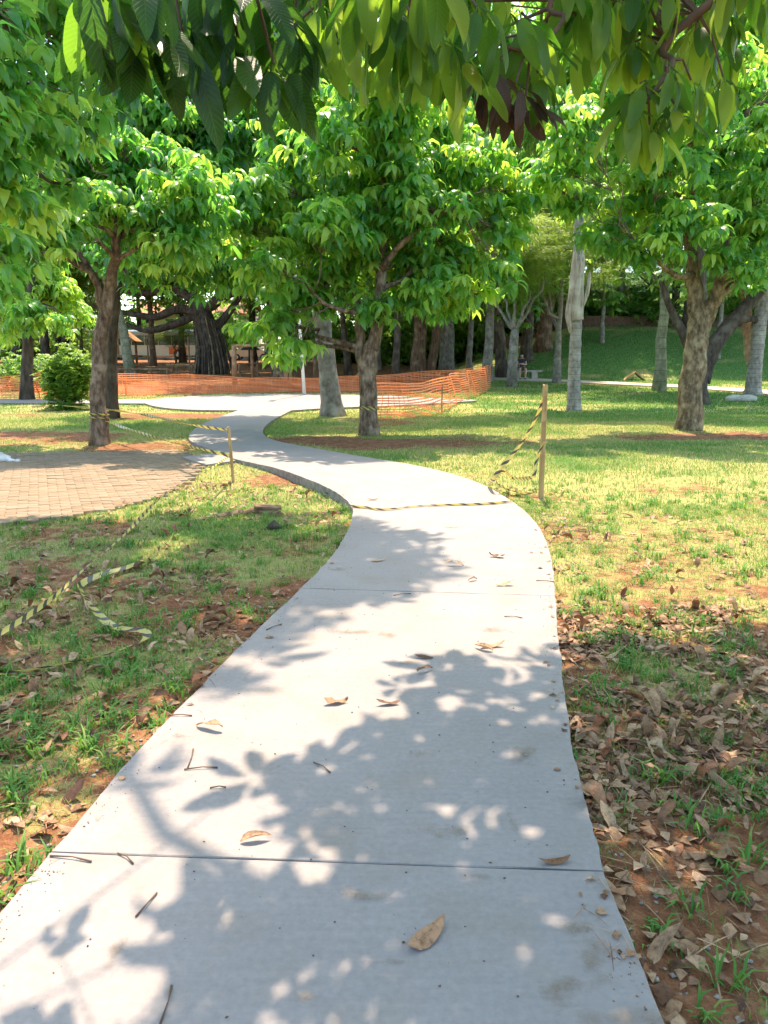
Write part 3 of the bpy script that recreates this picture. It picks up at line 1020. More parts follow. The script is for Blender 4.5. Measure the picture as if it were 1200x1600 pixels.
def tuft_np(nl, L, Wd, nseg, nw, a0, bend, young_lit=0.0, seed=0, pet=0.12):
    rs = random.Random(seed)
    Vs, Fs, Us, Ts = [], [], [], []
    n = 0
    for k in range(nl):
        lay = k / nl
        l = L * rs.uniform(0.75, 1.12) * (0.7 + 0.3 * min(1, lay * 2 + 0.3))
        V, F, U = leaf_np(l, Wd * rs.uniform(0.85, 1.15), nseg, nw, a0 + rs.uniform(-0.35, 0.35), bend * rs.uniform(0.7, 1.25),
                          fold=rs.uniform(0.1, 0.4), wave=0.08, ph=rs.uniform(0, 6), side=rs.uniform(-0.12, 0.12))
        V[:, 0] += pet * L
        V = V @ rotx(rs.uniform(-0.5, 0.5)).T
        V = V @ rotz(k * 2.399 + rs.uniform(-0.3, 0.3)).T
        V[:, 2] += rs.uniform(-0.12, 0.06) * L
        Vs.append(V); Fs.append(F + n); Us.append(U)
        Ts.append(np.full(len(V), min(1, max(0, young_lit + rs.uniform(-0.16, 0.22)))))
        n += len(V)
    return np.vstack(Vs), np.vstack(Fs), np.vstack(Us), np.concatenate(Ts)


MIDT = [tuft_np(9, 0.29, 0.047, 3, 2, -0.05, 1.65, y, s) for s, y in enumerate((0.3, 0.4, 0.5, 0.6, 0.4, 0.75, 0.95, 0.35, 0.5, 0.25))]
MIDM = [mesh_np('leaf_tuft', a, b, c, t, mat=M_LEAF) for a, b, c, t in MIDT]
FART = [tuft_np(7, 0.34, 0.085, 2, 1, 0.0, 1.2, y, 40 + s) for s, y in enumerate((0.25, 0.4, 0.55, 0.7, 0.35, 0.5))]
FINET = [tuft_np(16, 0.17, 0.032, 1, 1, 0.1, 0.9, y, 60 + s, pet=0.9) for s, y in enumerate((0.3, 0.5, 0.7, 0.9, 0.4))]
SHRUBT = [tuft_np(12, 0.07, 0.020, 2, 1, 0.5, 0.6, y, 80 + s, pet=0.25) for s, y in enumerate((0.3, 0.5, 0.7, 0.9, 0.4))]


def scatter(templates, pos, ids, scale, rz, tilt, tadd=None):
    """many copies of tuft templates as one set of arrays"""
    Vs, Fs, Us, Ts = [], [], [], []
    n = 0
    for k, (tv, tf, tu, tt) in enumerate(templates):
        sel = np.where(ids == k)[0]
        if len(sel) == 0:
            continue
        c, s = np.cos(rz[sel]), np.sin(rz[sel])
        ct, st = np.cos(tilt[sel]), np.sin(tilt[sel])
        v = tv[None] * scale[sel][:, None, None]
        x = v[..., 0] * ct[:, None] + v[..., 2] * st[:, None]
        z = -v[..., 0] * st[:, None] + v[..., 2] * ct[:, None]
        y = v[..., 1]
        X = x * c[:, None] - y * s[:, None]
        Y = x * s[:, None] + y * c[:, None]
        P = np.stack([X, Y, z], -1) + pos[sel][:, None, :]
        Vs.append(P.reshape(-1, 3))
        Fs.append((tf[None] + (np.arange(len(sel)) * len(tv))[:, None, None]).reshape(-1, tf.shape[1]) + n)
        Us.append(np.tile(tu, (len(sel), 1)))
        t = np.tile(tt, (len(sel), 1))
        if tadd is not None:
            t = t + tadd[sel][:, None]
        Ts.append(np.clip(t, 0, 1).ravel())
        n += P.shape[0] * P.shape[1]
    return np.vstack(Vs), np.vstack(Fs), np.vstack(Us), np.concatenate(Ts)


def curve_pts(a, b, sag=0.0, n=6, jit=0.05, seed=0):
    rs = np.random.default_rng(seed)
    t = np.linspace(0, 1, n)[:, None]
    P = a[None] * (1 - t) + b[None] * t
    L = np.linalg.norm(b - a)
    P[:, 2] += (sag * L * np.sin(np.pi * t)).ravel()
    P[1:-1] += rs.normal(0, jit * L, (n - 2, 3)) * np.array([1, 1, 0.6])
    return P


def wiggle(pts, seed, amp=0.03, n=5):
    P = catmull(pts, n)
    rs = np.random.default_rng(seed)
    d = rs.normal(0, amp, P.shape) * np.array([1, 1, 0])
    d[0] = 0; d[-1] = 0
    d = (d + np.roll(d, 1, 0)) / 2
    d[0] = 0; d[-1] = 0
    return P + d


SEEDN = [100]


def grow(root, base, trunks, clumps, templates, meshes, mat, bark, n_parts=0, per_m2=11, limb_r=0.045, twigs=True, tscale=1.0, young_lit=0.0, sides=14, flare=1.5, up=0.35):
    """trunk, limbs, twigs and leaf tufts of one tree; positions are world coordinates"""
    SEEDN[0] += 1
    sd = SEEDN[0]
    rs = np.random.default_rng(sd)
    base = np.array(base, float)
    allp = []
    mb = MB()
    for ti, (pts, r) in enumerate(trunks):
        P = wiggle(np.array(pts) - base, sd * 7 + ti, 0.02)
        rr = list(r)
        k = len(P)
        rad = np.interp(np.linspace(0, 1, k), np.linspace(0, 1, len(rr)), rr)
        if ti == 0:
            zz = P[:, 2] - P[0, 2]
            rad = rad * (1 + (flare - 1) * np.exp(-zz / 0.22))
            P[0, 2] -= 0.12
        mb.tube(P, rad, sides, wob=0.07, seed=sd + ti)
        half = P[int(k * (0.45 if ti == 0 else 0.25)):]
        allp.append(np.hstack([half, rad[-len(half):, None]]))
    mb.build('trunk', bark, root, smooth_shade=True)
    allp = np.vstack(allp)
    T = []
    for ci, (c, r, *rest_) in enumerate(clumps):
        c = np.array(c) - base
        d = np.linalg.norm(allp[:, :3] - c, axis=1) + 0.6 * np.maximum(0, allp[:, 2] - c[2] + 0.3)
        k = int(np.argmin(d))
        a, ra = allp[k, :3], allp[k, 3]
        P = curve_pts(a, c, 0.10, 7, 0.05, sd * 31 + ci)
        mb = MB()
        r0 = min(ra * 0.7, limb_r * (0.6 + 0.3 * np.linalg.norm(c - a)))
        mb.tube(P, [r0, r0 * 0.6, r0 * 0.28], 7, wob=0.05, seed=ci)
        area = 4 * math.pi * r * r
        nt = max(4, int(area * per_m2 * (rest_[0] if rest_ else 1.0)))
        dirs = rs.normal(0, 1, (nt, 3)); dirs[:, 2] += up
        dirs /= np.linalg.norm(dirs, axis=1, keepdims=True)
        rad = r * np.power(rs.random(nt), 0.35)
        lum = 1 + 0.35 * np.sin(dirs[:, 0] * 5 + ci) * np.sin(dirs[:, 1] * 4 + 2 * ci)
        tp = c + dirs * (rad * lum)[:, None] * np.array([1.08, 1.08, 0.85])
        T.append(np.hstack([tp, np.full((nt, 1), young_lit) + (rs.random((nt, 1)) - 0.5) * 0.3 + 0.22 * dirs[:, 2:3]]))  # upward tufts get a paler tint: fresh growth plus a painted highlight
        if twigs:
            sel = range(nt) if nt < 60 else rs.choice(nt, 60, replace=False)
            for q in sel:
                s0 = P[rs.integers(3, 7)]
                mid = (s0 + tp[q]) / 2 + rs.normal(0, 0.05, 3) + np.array([0, 0, 0.03])
                mb.tube([s0, mid, tp[q]], [r0 * 0.22 + 0.003, 0.004], 3, cap=False)
        mb.build('limb', bark, root, smooth_shade=True)
    T = np.vstack(T)
    pos, tin = T[:, :3], T[:, 3]
    nt = len(T)
    ids = rs.integers(0, len(templates), nt)
    sc = tscale * rs.uniform(0.8, 1.2, nt)
    rz = rs.uniform(0, 6.28, nt)
    tl = rs.normal(0, 0.3, nt)
    wp = pos + base
    d2 = np.linalg.norm(wp - np.array([0, 0, CAM_H]), axis=1)
    u = wp[:, 0] / wp[:, 1]
    score = d2 + np.where((np.abs(u) > 0.52) | (wp[:, 1] < 0.5) | ((wp[:, 2] - CAM_H) / np.maximum(wp[:, 1], 0.1) > 0.42), 1e4, 0)
    order = np.argsort(score)
    part = order[:n_parts]; rest_i = order[n_parts:]
    for i in part:
        # choose the tuft variant whose age suits its place
        k = int(ids[i])
        link('leaf_tuft', meshes[k], root, loc=pos[i], rot=(0, float(tl[i]), float(rz[i])), scale=float(sc[i]))
    if len(rest_i):
        V, F, U, Tt = scatter(templates, pos[rest_i], ids[rest_i], sc[rest_i], rz[rest_i], tl[rest_i], tin[rest_i])
        link('foliage', mesh_np('foliage', V, F, U, Tt, mat=mat), root, kind='stuff')
    return root


def px_clumps(lst, D, r0, depth, seed, dens=1.0):
    rs = random.Random(seed)
    out = []
    for it in lst:
        u, v = it[0], it[1]
        r = it[2] if len(it) > 2 else r0
        d = D + rs.uniform(-depth, depth)
        out.append((W(u, v, d), r * rs.uniform(0.9, 1.15), dens))
    return out


# --- middle tree
b = MID_T
D = b[1]
root = thing('whorled_leaf_tree', 'low forked tree with broad green crown standing beside the curve of the white path', 'tree', b)
cl = px_clumps([(400, 300), (375, 345), (450, 265), (520, 215), (590, 190), (650, 225), (700, 270), (745, 325), (775, 380), (430, 350), (500, 305), (570, 285), (640, 320), (700, 375),
                (735, 425), (660, 415), (690, 455), (560, 375), (480, 385), (420, 415), (385, 390), (470, 465, .45), (435, 500, .4), (590, 485, .33), (610, 240), (540, 425), (620, 375),
                (560, 235), (395, 520, .33), (440, 555, .3), (500, 445), (620, 440, .4), (640, 270), (470, 330), (520, 350), (590, 330), (680, 330), (400, 440, .42), (455, 440, .4), (700, 470, .36), (745, 460, .34), (655, 470, .34), (785, 425, .36), (520, 470, .3), (470, 530, .26), (500, 160), (570, 140), (640, 160), (700, 190), (750, 240), (790, 300), (450, 200), (540, 180), (610, 180)], D, 0.56, 1.25, 3)
grow(root, b, [([b, W(574, 600, D), W(577, 550, D), W(588, 520, D), W(596, 400, D + .1), W(600, 300, D + .2), W(610, 210, D)], [.165, .17, .16, .12, .10, .07, .03]),
               ([W(572, 590, D), W(563, 550, D + .05), W(560, 500, D + .2), W(545, 420, D + .5), W(520, 320, D + .6)], [.12, .10, .085, .05, .025]),
               ([W(586, 500, D), W(560, 490, D - .3), W(520, 480, D - .6), W(490, 460, D - .8)], [.07, .055, .035, .02]),
               ([W(596, 420, D), W(640, 370, D - .3), W(700, 330, D - .5)], [.075, .05, .02])],
     cl, MIDT, MIDM, M_LEAF, M_BARK, n_parts=290, per_m2=7.8, young_lit=0.14, tscale=1.15)

# --- left tree
b = LEFT_T
D = b[1]
root = thing('whorled_leaf_tree', 'slender brown tree with a high V fork standing at the edge of the brick paving', 'tree', b)
cl = px_clumps([(205, 295), (165, 275), (125, 310), (90, 335), (55, 370), (25, 320), (235, 335), (205, 350), (100, 360, .4), (250, 355, .4), (60, 295), (120, 255), (200, 235), (15, 385, .4), (160, 320, .4),
                (60, 395, .36), (290, 375, .4), (320, 330), (300, 290), (150, 215), (250, 250), (80, 230), (-40, 330), (-40, 400)], D, 0.5, 1.1, 5)
grow(root, b, [([b, W(153, 600, D), W(158, 530, D), W(166, 480, D), W(176, 420, D - .1), W(185, 360, D - .2), W(190, 290, D)], [.14, .13, .12, .11, .085, .07, .03]),
               ([W(164, 490, D), W(150, 440, D), W(132, 410, D + .1), W(110, 360, D + .2)], [.085, .065, .05, .02])],
     cl, MIDT, MIDM, M_LEAF, M_BARK, n_parts=200, per_m2=10.5, young_lit=-.14)  # lowered tint puts the deep shade of this crown into its leaf colour

# --- dark tree behind the left one
D = 19.5
b = GD(172, D)
root = thing('dense_dark_tree', 'dense dark green tree directly behind the slender forked tree', 'tree', b)
cl = px_clumps([(270, 255), (320, 215), (330, 300), (370, 245), (300, 340), (350, 355), (260, 320), (290, 385), (235, 400), (330, 415), (375, 410), (200, 190), (250, 190), (160, 230),
                (120, 200), (300, 150), (370, 150), (230, 130), (320, 90), (200, 330), (220, 260), (180, 390), (400, 200)], D, 0.85, 1.8, 8)
grow(root, b, [([b, W(174, 520, D), W(182, 440, D), W(200, 360, D), W(240, 260, D), W(270, 180, D)], [.18, .16, .15, .13, .10, .05]),
               ([W(190, 430, D), W(230, 410, D), W(280, 400, D), W(330, 400, D)], [.12, .10, .07, .03])],
     cl, MIDT, MIDM, M_LEAF, M_BARK_DARK, n_parts=120, per_m2=7, tscale=1.15, young_lit=-0.5)

# --- right tree
b = RIGHT_T
D = b[1]
root = thing('whorled_leaf_tree', 'stout lichen spotted tree with low V fork on the sunny lawn', 'tree', b)
cl = px_clumps([(880, 250), (850, 285, .4), (900, 195), (950, 230), (1000, 300), (1050, 255), (1100, 245), (1150, 225), (1190, 300), (1060, 335), (960, 350, .45), (930, 372, .36), (1080, 345),
                (1130, 330), (1180, 365), (1005, 395, .38), (1140, 400, .34), (1185, 425, .34), (990, 330), (900, 320, .45), (1090, 185), (1150, 145), (1000, 180), (940, 150), (1200, 200), (1060, 110),
                (1130, 85), (1190, 50), (1000, 90), (1260, 250), (1260, 350), (1250, 150), (1035, 375, .36), (1230, 420)], D, 0.62, 1.3, 9)
grow(root, b, [([b, W(1080, 600, D), W(1086, 545, D), W(1090, 505, D), W(1084, 440, D + .1), W(1080, 360, D + .2), W(1080, 240, D)], [.27, .24, .225, .20, .16, .12, .05]),
               ([W(1090, 525, D), W(1106, 490, D), W(1118, 465, D - .1), W(1130, 420, D - .2), W(1150, 340, D)], [.17, .155, .14, .09, .05]),
               ([W(1118, 470, D), W(1150, 440, D), W(1185, 420, D - .2)], [.09, .06, .03]),
               ([W(1083, 430, D), W(1060, 432, D - .3), W(1035, 415, D - .5), W(1000, 390, D - .6)], [.07, .055, .045, .02])],
     cl, MIDT, MIDM, M_LEAF, M_BARK_LICHEN, n_parts=290, per_m2=8.5, young_lit=0.14, flare=1.15, tscale=1.1)

# --- tree just outside the frame on the left: its boughs hang into the upper left and shade the verge
b = np.array([-6.2, 6.6, float(H(-6.2, 6.6))])
root = thing('overhanging_tree', 'nearer tree hanging glossy green boughs into the upper left beside the verge', 'tree', b)
rs = random.Random(4)
cl = []
for (u, v, d, r) in [(15, 50, 6.6, .28), (75, 30, 7.4, .3), (125, 95, 7.8, .28), (35, 145, 6.8, .3), (105, 165, 7.8, .28), (150, 45, 8.4, .3), (60, 225, 7.4, .28), (135, 205, 8.6, .28), (10, 270, 6.8, .26),
                     (45, 330, 7.2, .26), (12, 395, 6.8, .24), (80, 285, 8.2, .24), (170, 150, 8.8, .26), (0, 195, 6.4, .26), (0, 450, 7.2, .2), (-60, 100, 6.5, .4), (-60, 250, 6.6, .4), (195, 70, 9, .3)]:
    cl.append((W(u, v, d), r))
# higher boughs of the same tree, which keep the hanging ones in shade
for (c_, r_) in list(cl):
    cl.append((c_ + SUN * rs.uniform(1.6, 3.0), r_ * 1.5, .45))
VERGE = np.array([flat(*p, -0.05)[:2] for p in [(-150, 845), (300, 812), (440, 800), (530, 812), (548, 835), (690, 850), (650, 890), (680, 925), (600, 965), (520, 980), (420, 990), (340, 1030), (200, 1080), (40, 1200), (-120, 1300), (-200, 1340)]])
k = 0
while k < 62:
    x, y = rs.uniform(VERGE[:, 0].min(), VERGE[:, 0].max()), rs.uniform(VERGE[:, 1].min(), VERGE[:, 1].max())
    if not inside(VERGE, np.array([x]), np.array([y]))[0]:
        continue
    h = rs.uniform(6.0, 8.2)
    p = np.array([x, y, 0]) + SUN * (h / SUN[2])
    cl.append((p, rs.uniform(.35, .5), 0.62)); k += 1
grow(root, b, [([b, b + [0.1, 0.1, 2], b + [0.5, 0.3, 4], b + [1.6, 0.8, 5.5], b + [3.0, 1.6, 6.6], b + [4.6, 2.2, 7.2]], [.22, .2, .18, .14, .1, .04]),
               ([b + [0.5, 0.3, 4], b + [0.6, 0.0, 4.6], b + [1.4, -.9, 5.8], b + [3.0, -1.4, 6.6]], [.13, .12, .09, .03])],
     cl, MIDT, MIDM, M_LEAF, M_BARK, n_parts=200, per_m2=13, tscale=.85, young_lit=-.42)  # darker tint paints shade onto these leaves

# --- light green tree at the far left
D = 27
b = GD(42, D)
root = thing('light_green_tree', 'light green drooping tree at the far left behind the orange netting', 'tree', b)
cl = px_clumps([(30, 455), (80, 450), (110, 480), (15, 500), (60, 425), (95, 500, .45), (-40, 450), (40, 490), (0, 420), (70, 390), (20, 370)], D, 0.8, 1.2, 15)
grow(root, b, [([b, W(44, 500, D), W(50, 440, D), W(52, 380, D)], [.2, .17, .12, .05])], cl, MIDT, MIDM, M_LEAF, M_BARK_DARK, n_parts=60, per_m2=7, tscale=1.3, young_lit=0.3)

# ------------------------------------------------------------------ background trees (shared crowns)
def crown_mesh(seed, rx, rz, n_cl, r_cl, per, templates, mat, tscale):
    rs = np.random.default_rng(seed)
    T = []
    for k in range(n_cl):
        d = rs.normal(0, 1, 3); d /= np.linalg.norm(d)
        c = d * np.array([rx, rx, rz]) * rs.uniform(0.35, 0.95)
        r = r_cl * rs.uniform(0.7, 1.3)
        nt = int(per)
        q = rs.normal(0, 1, (nt, 3)); q[:, 2] += 0.3
        q /= np.linalg.norm(q, axis=1, keepdims=True)
        p = c + q * (r * np.power(rs.random(nt), 0.4))[:, None] * np.array([1.2, 1.2, 0.75])
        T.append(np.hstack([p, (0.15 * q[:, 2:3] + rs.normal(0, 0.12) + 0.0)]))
    T = np.vstack(T)
    nt = len(T)
    V, F, U, t = scatter(templates, T[:, :3], rs.integers(0, len(templates), nt), tscale * rs.uniform(.8, 1.25, nt), rs.uniform(0, 6.28, nt), rs.normal(0, .35, nt), T[:, 3])
    return mesh_np('crown', V, F, U, t, mat=mat)


CROWNS = [crown_mesh(200 + i, 4.2, 5.2, 60, 1.5, 25, FART, M_LEAF_FAR, 1.25) for i in range(4)]
FINEC = [crown_mesh(220 + i, 2.9, 2.9, 70, 0.8, 24, FINET, M_LEAF_FINE, 1.3) for i in range(2)]


def simple_trunk(base, top, r, lean=0.0, fork=0, bark=M_BARK_DARK, root=None, seed=0, flare=1.4):
    rs = np.random.default_rng(seed)
    t = np.linspace(0, 1, 9)[:, None]
    P = (top - base)[None] * t
    P[1:-1] += rs.normal(0, 0.05, (7, 3)) * np.array([1, 1, 0])
    zz = P[:, 2]
    rad = np.interp(t.ravel(), [0, 1], [r, r * 0.45]) * (1 + (flare - 1) * np.exp(-zz / 0.4))
    P[0, 2] -= 0.2
    mb = MB().tube(P, rad, 10, wob=0.08, seed=seed)
    for k in range(fork):
        i = 4 + k % 3
        a = rs.uniform(0, 6.28)
        e = P[i] + np.array([math.cos(a) * 2.0, math.sin(a) * 2.0, 3.0]) * rs.uniform(.6, 1.2)
        mb.tube(curve_pts(P[i], e, -0.08, 6, .04, seed + k), [rad[i] * .65, rad[i] * .2], 7)
    return mb.build('trunk', bark, root, smooth_shade=True)


def bg_tree(u, D, hc, label, r=0.3, bark=M_BARK_DARK, crown=0, sc=1.0, group=None, lean=(0, 0), name='park_tree', fork=3, seed=0, xoff=None):
    b = GD(u, D) if xoff is None else np.array([xoff, D, float(H(xoff, D))])
    root = thing(name, label, 'tree', b, 0, group)
    top = b + np.array([lean[0], lean[1], hc])
    simple_trunk(b, top, r, 0, fork, bark, root, seed)
    cm = (CROWNS + FINEC)[crown]
    link('crown', cm, root, loc=top - b + np.array([0, 0, 0.5]), rot=(0, 0, seed * 1.7), scale=(sc, sc, sc * (0.95 + 0.1 * (seed % 3))), kind='stuff')
    return root


BEHIND = 'tall trees closing the view behind the park'
LB = 'tall leafy tree in the dark belt of trees closing off the far park'
sd = 0
for (x, y, hc, sc) in [(-44, 66, 9, 1.3), (-36, 60, 9, 1.3), (-29, 70, 11, 1.4), (-25, 58, 10, 1.2), (-19, 74, 12, 1.5), (-31, 100, 12, 1.8), (-14, 98, 13, 1.8), (-3, 96, 12, 1.8), (-46, 98, 12, 1.8),
                       (-11, 66, 12, 1.3), (-6, 78, 12, 1.4), (-1, 64, 12, 1.3), (3, 76, 11, 1.4), (8, 68, 9.5, 1.3), (13, 62, 9.5, 1.2), (18, 70, 9, 1.3), (22, 60, 10, 1.2), (27, 66, 10, 1.3),
                       (33, 58, 10, 1.3), (39, 64, 9, 1.3), (46, 60, 9, 1.3), (8, 94, 10, 1.7), (22, 90, 10, 1.6), (36, 88, 10, 1.6), (50, 80, 9, 1.6), (12.5, 55.5, 9, 1.0), (20.5, 53.5, 8.5, 1.0), (27, 52, 8.5, 1.1)]:
    sd += 1
    bg_tree(0, y, hc + 2.5, LB, 0.32, M_BARK_DARK, sd % 4, sc * 1.15, BEHIND, name='belt_tree', seed=sd, xoff=x)

# hand-placed trees whose trunks show
bg = [
    # u, D, hc, label, r, bark, crown, sc
    (655, 44, 9.5, 'reddish brown double trunk tree with spreading roots behind the orange netting', .42, M_BARK_RED, 0, 1.15),
    (620, 40, 9.0, 'straight dark grey trunk just left of the reddish double trunk', .20, M_BARK_DARK, 1, 1.0),
    (700, 46, 9.0, 'pale grey trunk standing right of the reddish double trunk', .34, M_BARK_GREY, 2, 1.05),
    (545, 48, 9.5, 'thin dark leaning trunk seen just right of the pale leaning trunk', .22, M_BARK_DARK, 3, 1.05),
    (440, 38.5, 9.0, 'thick grey brown trunk behind the wooden post frame', .36, M_BARK_LICHEN, 1, 1.0),
    (762, 41, 8.5, 'pale mottled trunk rising behind the right end of the orange netting', .27, M_BARK_GREY, 2, 1.0),
    (786, 43, 8.0, 'near black leaning trunk just right of the pale mottled trunk', .33, M_BARK_DARK, 3, 1.0),
    (848, 50, 8.0, 'thick sunlit brown trunk on the bank above the seated person', .50, M_BARK_RED, 0, 1.1),
    (822, 48, 8.0, 'dark trunk right behind the seated person on the bench', .38, M_BARK_DARK, 1, 1.0),
    (1030, 33, 8.5, 'straight greenish grey ringed trunk growing at the far footway', .25, M_BARK_GREEN, 3, 0.9),
    (240, 57, 9.0, 'brown trunk near the bus with sunlight on one side', .24, M_BARK_RED, 1, 1.0),
    (207, 46, 10.0, 'slim greenish grey leaning trunk by the low log rails', .30, M_BARK_GREEN, 2, 1.0),
    (105, 62, 9.0, 'dark trunk behind the round bush and netting', .33, M_BARK_DARK, 0, 1.1),
    (30, 60, 8.0, 'dark trunk at the far left above the brown ground', .4, M_BARK_DARK, 2, 1.1),
    (590, 56, 10.0, 'grey trunk half hidden behind the low forked tree', .28, M_BARK_GREY, 0, 1.1),
    (510, 62, 11.0, 'dark trunk behind the parked cars at the far road', .3, M_BARK_DARK, 1, 1.1),
]
LEAN = {207: (-1.6, 0), 545: (-0.9, 0), 786: (-0.9, 0), 848: (0.8, 0)}
for i, (u, D, hc, lab, r, bark, cr, sc) in enumerate(bg):
    bg_tree(u, D, hc, lab, r, bark, cr, sc, lean=LEAN.get(u, (0, 0)), seed=40 + i, fork=3)

for i, (u, D, hc, lab, r, cr, sc) in enumerate([(940, 50, 5.2, 'bright feathery tree on the bank just right of the pale palm', .16, 4, 1.0), (1015, 62, 4.2, 'light green tree on the sunny slope above the low wall', .2, 5, 1.3),
                                                 (1120, 47, 5.6, 'feathery tree on the bank behind the dark sprawling tree', .18, 4, 1.1), (1190, 55, 5, 'light green tree on the bank at the far right', .2, 5, 1.3),
                                                 (690, 58, 6.5, 'light green feathery tree behind the pale grey trunk', .2, 5, 1.4), (590, 64, 7, 'light green tree between trunks behind the forked tree', .2, 4, 1.5),
                                                 (-10, 48, 6, 'light green feathery tree at the far left edge', .2, 5, 1.5), (130, 70, 5, 'feathery light tree behind the play house', .2, 4, 1.5), (420, 66, 6, 'feathery light tree beyond the wooden gateway', .2, 5, 1.5)]):
    bg_tree(u, D, hc, lab, r, M_BARK_GREY, cr, sc, seed=70 + i, name='feathery_tree')

# second stem and roots of the double trunk tree
root = [o for o in COL.objects if o.get('label', '').startswith('reddish brown double')][0]
mb = MB()
mb.tube([(0.5, 0, -.1), (0.75, 0, 1.2), (1.0, 0.1, 3), (1.3, .2, 6)], [.34, .27, .24, .12], 9, wob=.08)
mb.build('stem', M_BARK_RED, root, smooth_shade=True)
for a in (2.6, 3.4, 4.4, 5.6):
    MB().tube([(0, 0, .5), (math.cos(a) * .7, math.sin(a) * .5, .18), (math.cos(a) * 1.7, math.sin(a) * 1.2, .0)], [.25, .16, .06], 7, wob=.1).build('root', M_BARK_RED, root, smooth_shade=True)

# fine leaved trees at the right of centre
bA = GD(800, 36)
root = thing('fine_leaved_tree', 'slim grey tree with feathery pale green leaves left of the seated person', 'tree', bA)
mb = MB()
mb.tube([(0, 0, -.1), (0, 0, 1), (.02, 0, 2.0), (.05, 0, 2.6)], [.27, .22, .20, .17], 11, wob=.06)
for e in ((-.55, .1, 4.2), (.7, 0, 4.4), (-.1, -.2, 5.2), (-1.3, .2, 4.6), (1.4, .3, 5.0)):
    mb.tube(curve_pts(np.array([.05, 0, 2.5]), np.array(e), -.06, 6, .03, 5), [.10, .03], 7)
mb.build('trunk', M_BARK_GREY, root, smooth_shade=True)
link('crown', FINEC[0], root, loc=(0.2, 0, 6.0), scale=(1, 1, .85), kind='stuff')
bB = GD(870, 39)
root = thing('fine_leaved_tree', 'feathery pale green tree overhanging the bank behind the pale palm trunk', 'tree', bB)
simple_trunk(bB, bB + np.array([0, 0, 5.0]), .2, 0, 3, M_BARK_GREY, root, 91)
link('crown', FINEC[1], root, loc=(0.0, 0, 6.6), scale=(1.1, 1.1, 1.0), kind='stuff')
bB = GD(735, 47)
root = thing('fine_leaved_tree', 'feathery green tree hanging over the orange netting corner', 'tree', bB)
simple_trunk(bB, bB + np.array([0, 0, 6.0]), .2, 0, 3, M_BARK_GREY, root, 92)
link('crown', FINEC[0], root, loc=(0.0, 0, 7.2), rot=(0, 0, 2), scale=(1.2, 1.2, 1.1), kind='stuff')

# bright small tree by the playground
bB = GD(275, 62)
root = thing('young_tree', 'small bright lime green tree in the playground beside the bus', 'tree', bB)
simple_trunk(bB, bB + np.array([0, 0, 2.4]), .1, 0, 3, M_BARK_RED, root, 93)
link('crown', FINEC[1], root, loc=(0.2, 0, 2.6), scale=(.85, .85, .42), kind='stuff')

# dark multi stemmed tree behind the right tree
D = 30
b = GD(1105, D)
root = thing('spreading_dark_tree', 'dark curving multi stem tree sprawling behind the lichen spotted trunk', 'tree', b)
mb = MB()
for pts, r in (([W(1092, 596, D), W(1105, 560, D), W(1130, 520, D), W(1165, 480, D), W(1200, 440, D), W(1240, 380, D)], [.42, .36, .30, .24, .16, .1]),
               ([W(1095, 590, D), W(1080, 550, D), W(1062, 510, D), W(1045, 475, D), W(1030, 430, D)], [.25, .2, .17, .13, .08]),
               ([W(1125, 530, D), W(1150, 500, D + .5), W(1190, 500, D + .8), W(1230, 490, D + 1)], [.22, .18, .14, .08])):
    mb.tube(catmull([np.array(p) - b for p in pts], 4), r, 10, wob=.08)
mb.build('trunk', M_BARK_DARK, root, smooth_shade=True)
link('crown', CROWNS[1], root, loc=(1.2, 0, 7.4), scale=(.95, .95, .75), kind='stuff')

# ------------------------------------------------------------------ pale leaning trunk and palms
D = G(520, 650)[1]
b = G(520, 650)
root = thing('smooth_barked_tree', 'smooth pale grey trunk leaning left just behind the low forked tree', 'tree', b)
cl = [(W(u_, v_, D + dd), 1.05) for u_, v_, dd in [(480, 120, 1), (560, 100, 1.5), (520, 40, 1), (420, 80, 2), (640, 60, 2), (600, 150, 2), (380, 10, 1.5), (460, -30, 2), (560, -40, 1.5), (640, -20, 2), (700, 90, 2.5), (720, 10, 2.5), (700, 160, 3), (440, 160, 2), (780, 60, 3.5), (780, 150, 3.5)]]
grow(root, b, [([b, W(513, 590, D), W(505, 520, D), W(495, 455, D), W(484, 380, D), W(476, 250, D), W(480, 120, D)], [.27, .235, .21, .19, .17, .14, .06])],
     cl, MIDT, MIDM, M_LEAF, M_BARK_GREY, n_parts=0, per_m2=6.5, tscale=1.3, sides=16, flare=1.45)
D = 25
b = GD(1092, D)
root = thing('tall_dark_tree', 'tall dark tree rising behind the lichen spotted tree at the upper right', 'tree', b)
cl = px_clumps([(860, 60), (930, 20), (1000, 60), (1070, 30), (1140, 70), (1200, 20), (900, 130), (980, 120), (1060, 130), (1150, 150), (860, -20), (960, -50), (1060, -50), (1160, -50), (1230, 100), (850, 180), (930, 200), (1230, 200), (1010, 210)], D, 1.15, 2.2, 27)
grow(root, b, [([b, W(1094, 520, D), W(1090, 400, D), W(1070, 250, D), W(1050, 100, D), W(1040, 0, D)], [.26, .22, .2, .17, .12, .05])], cl, MIDT, MIDM, M_LEAF, M_BARK_DARK, n_parts=0, per_m2=6.5, tscale=1.3, young_lit=-.15)


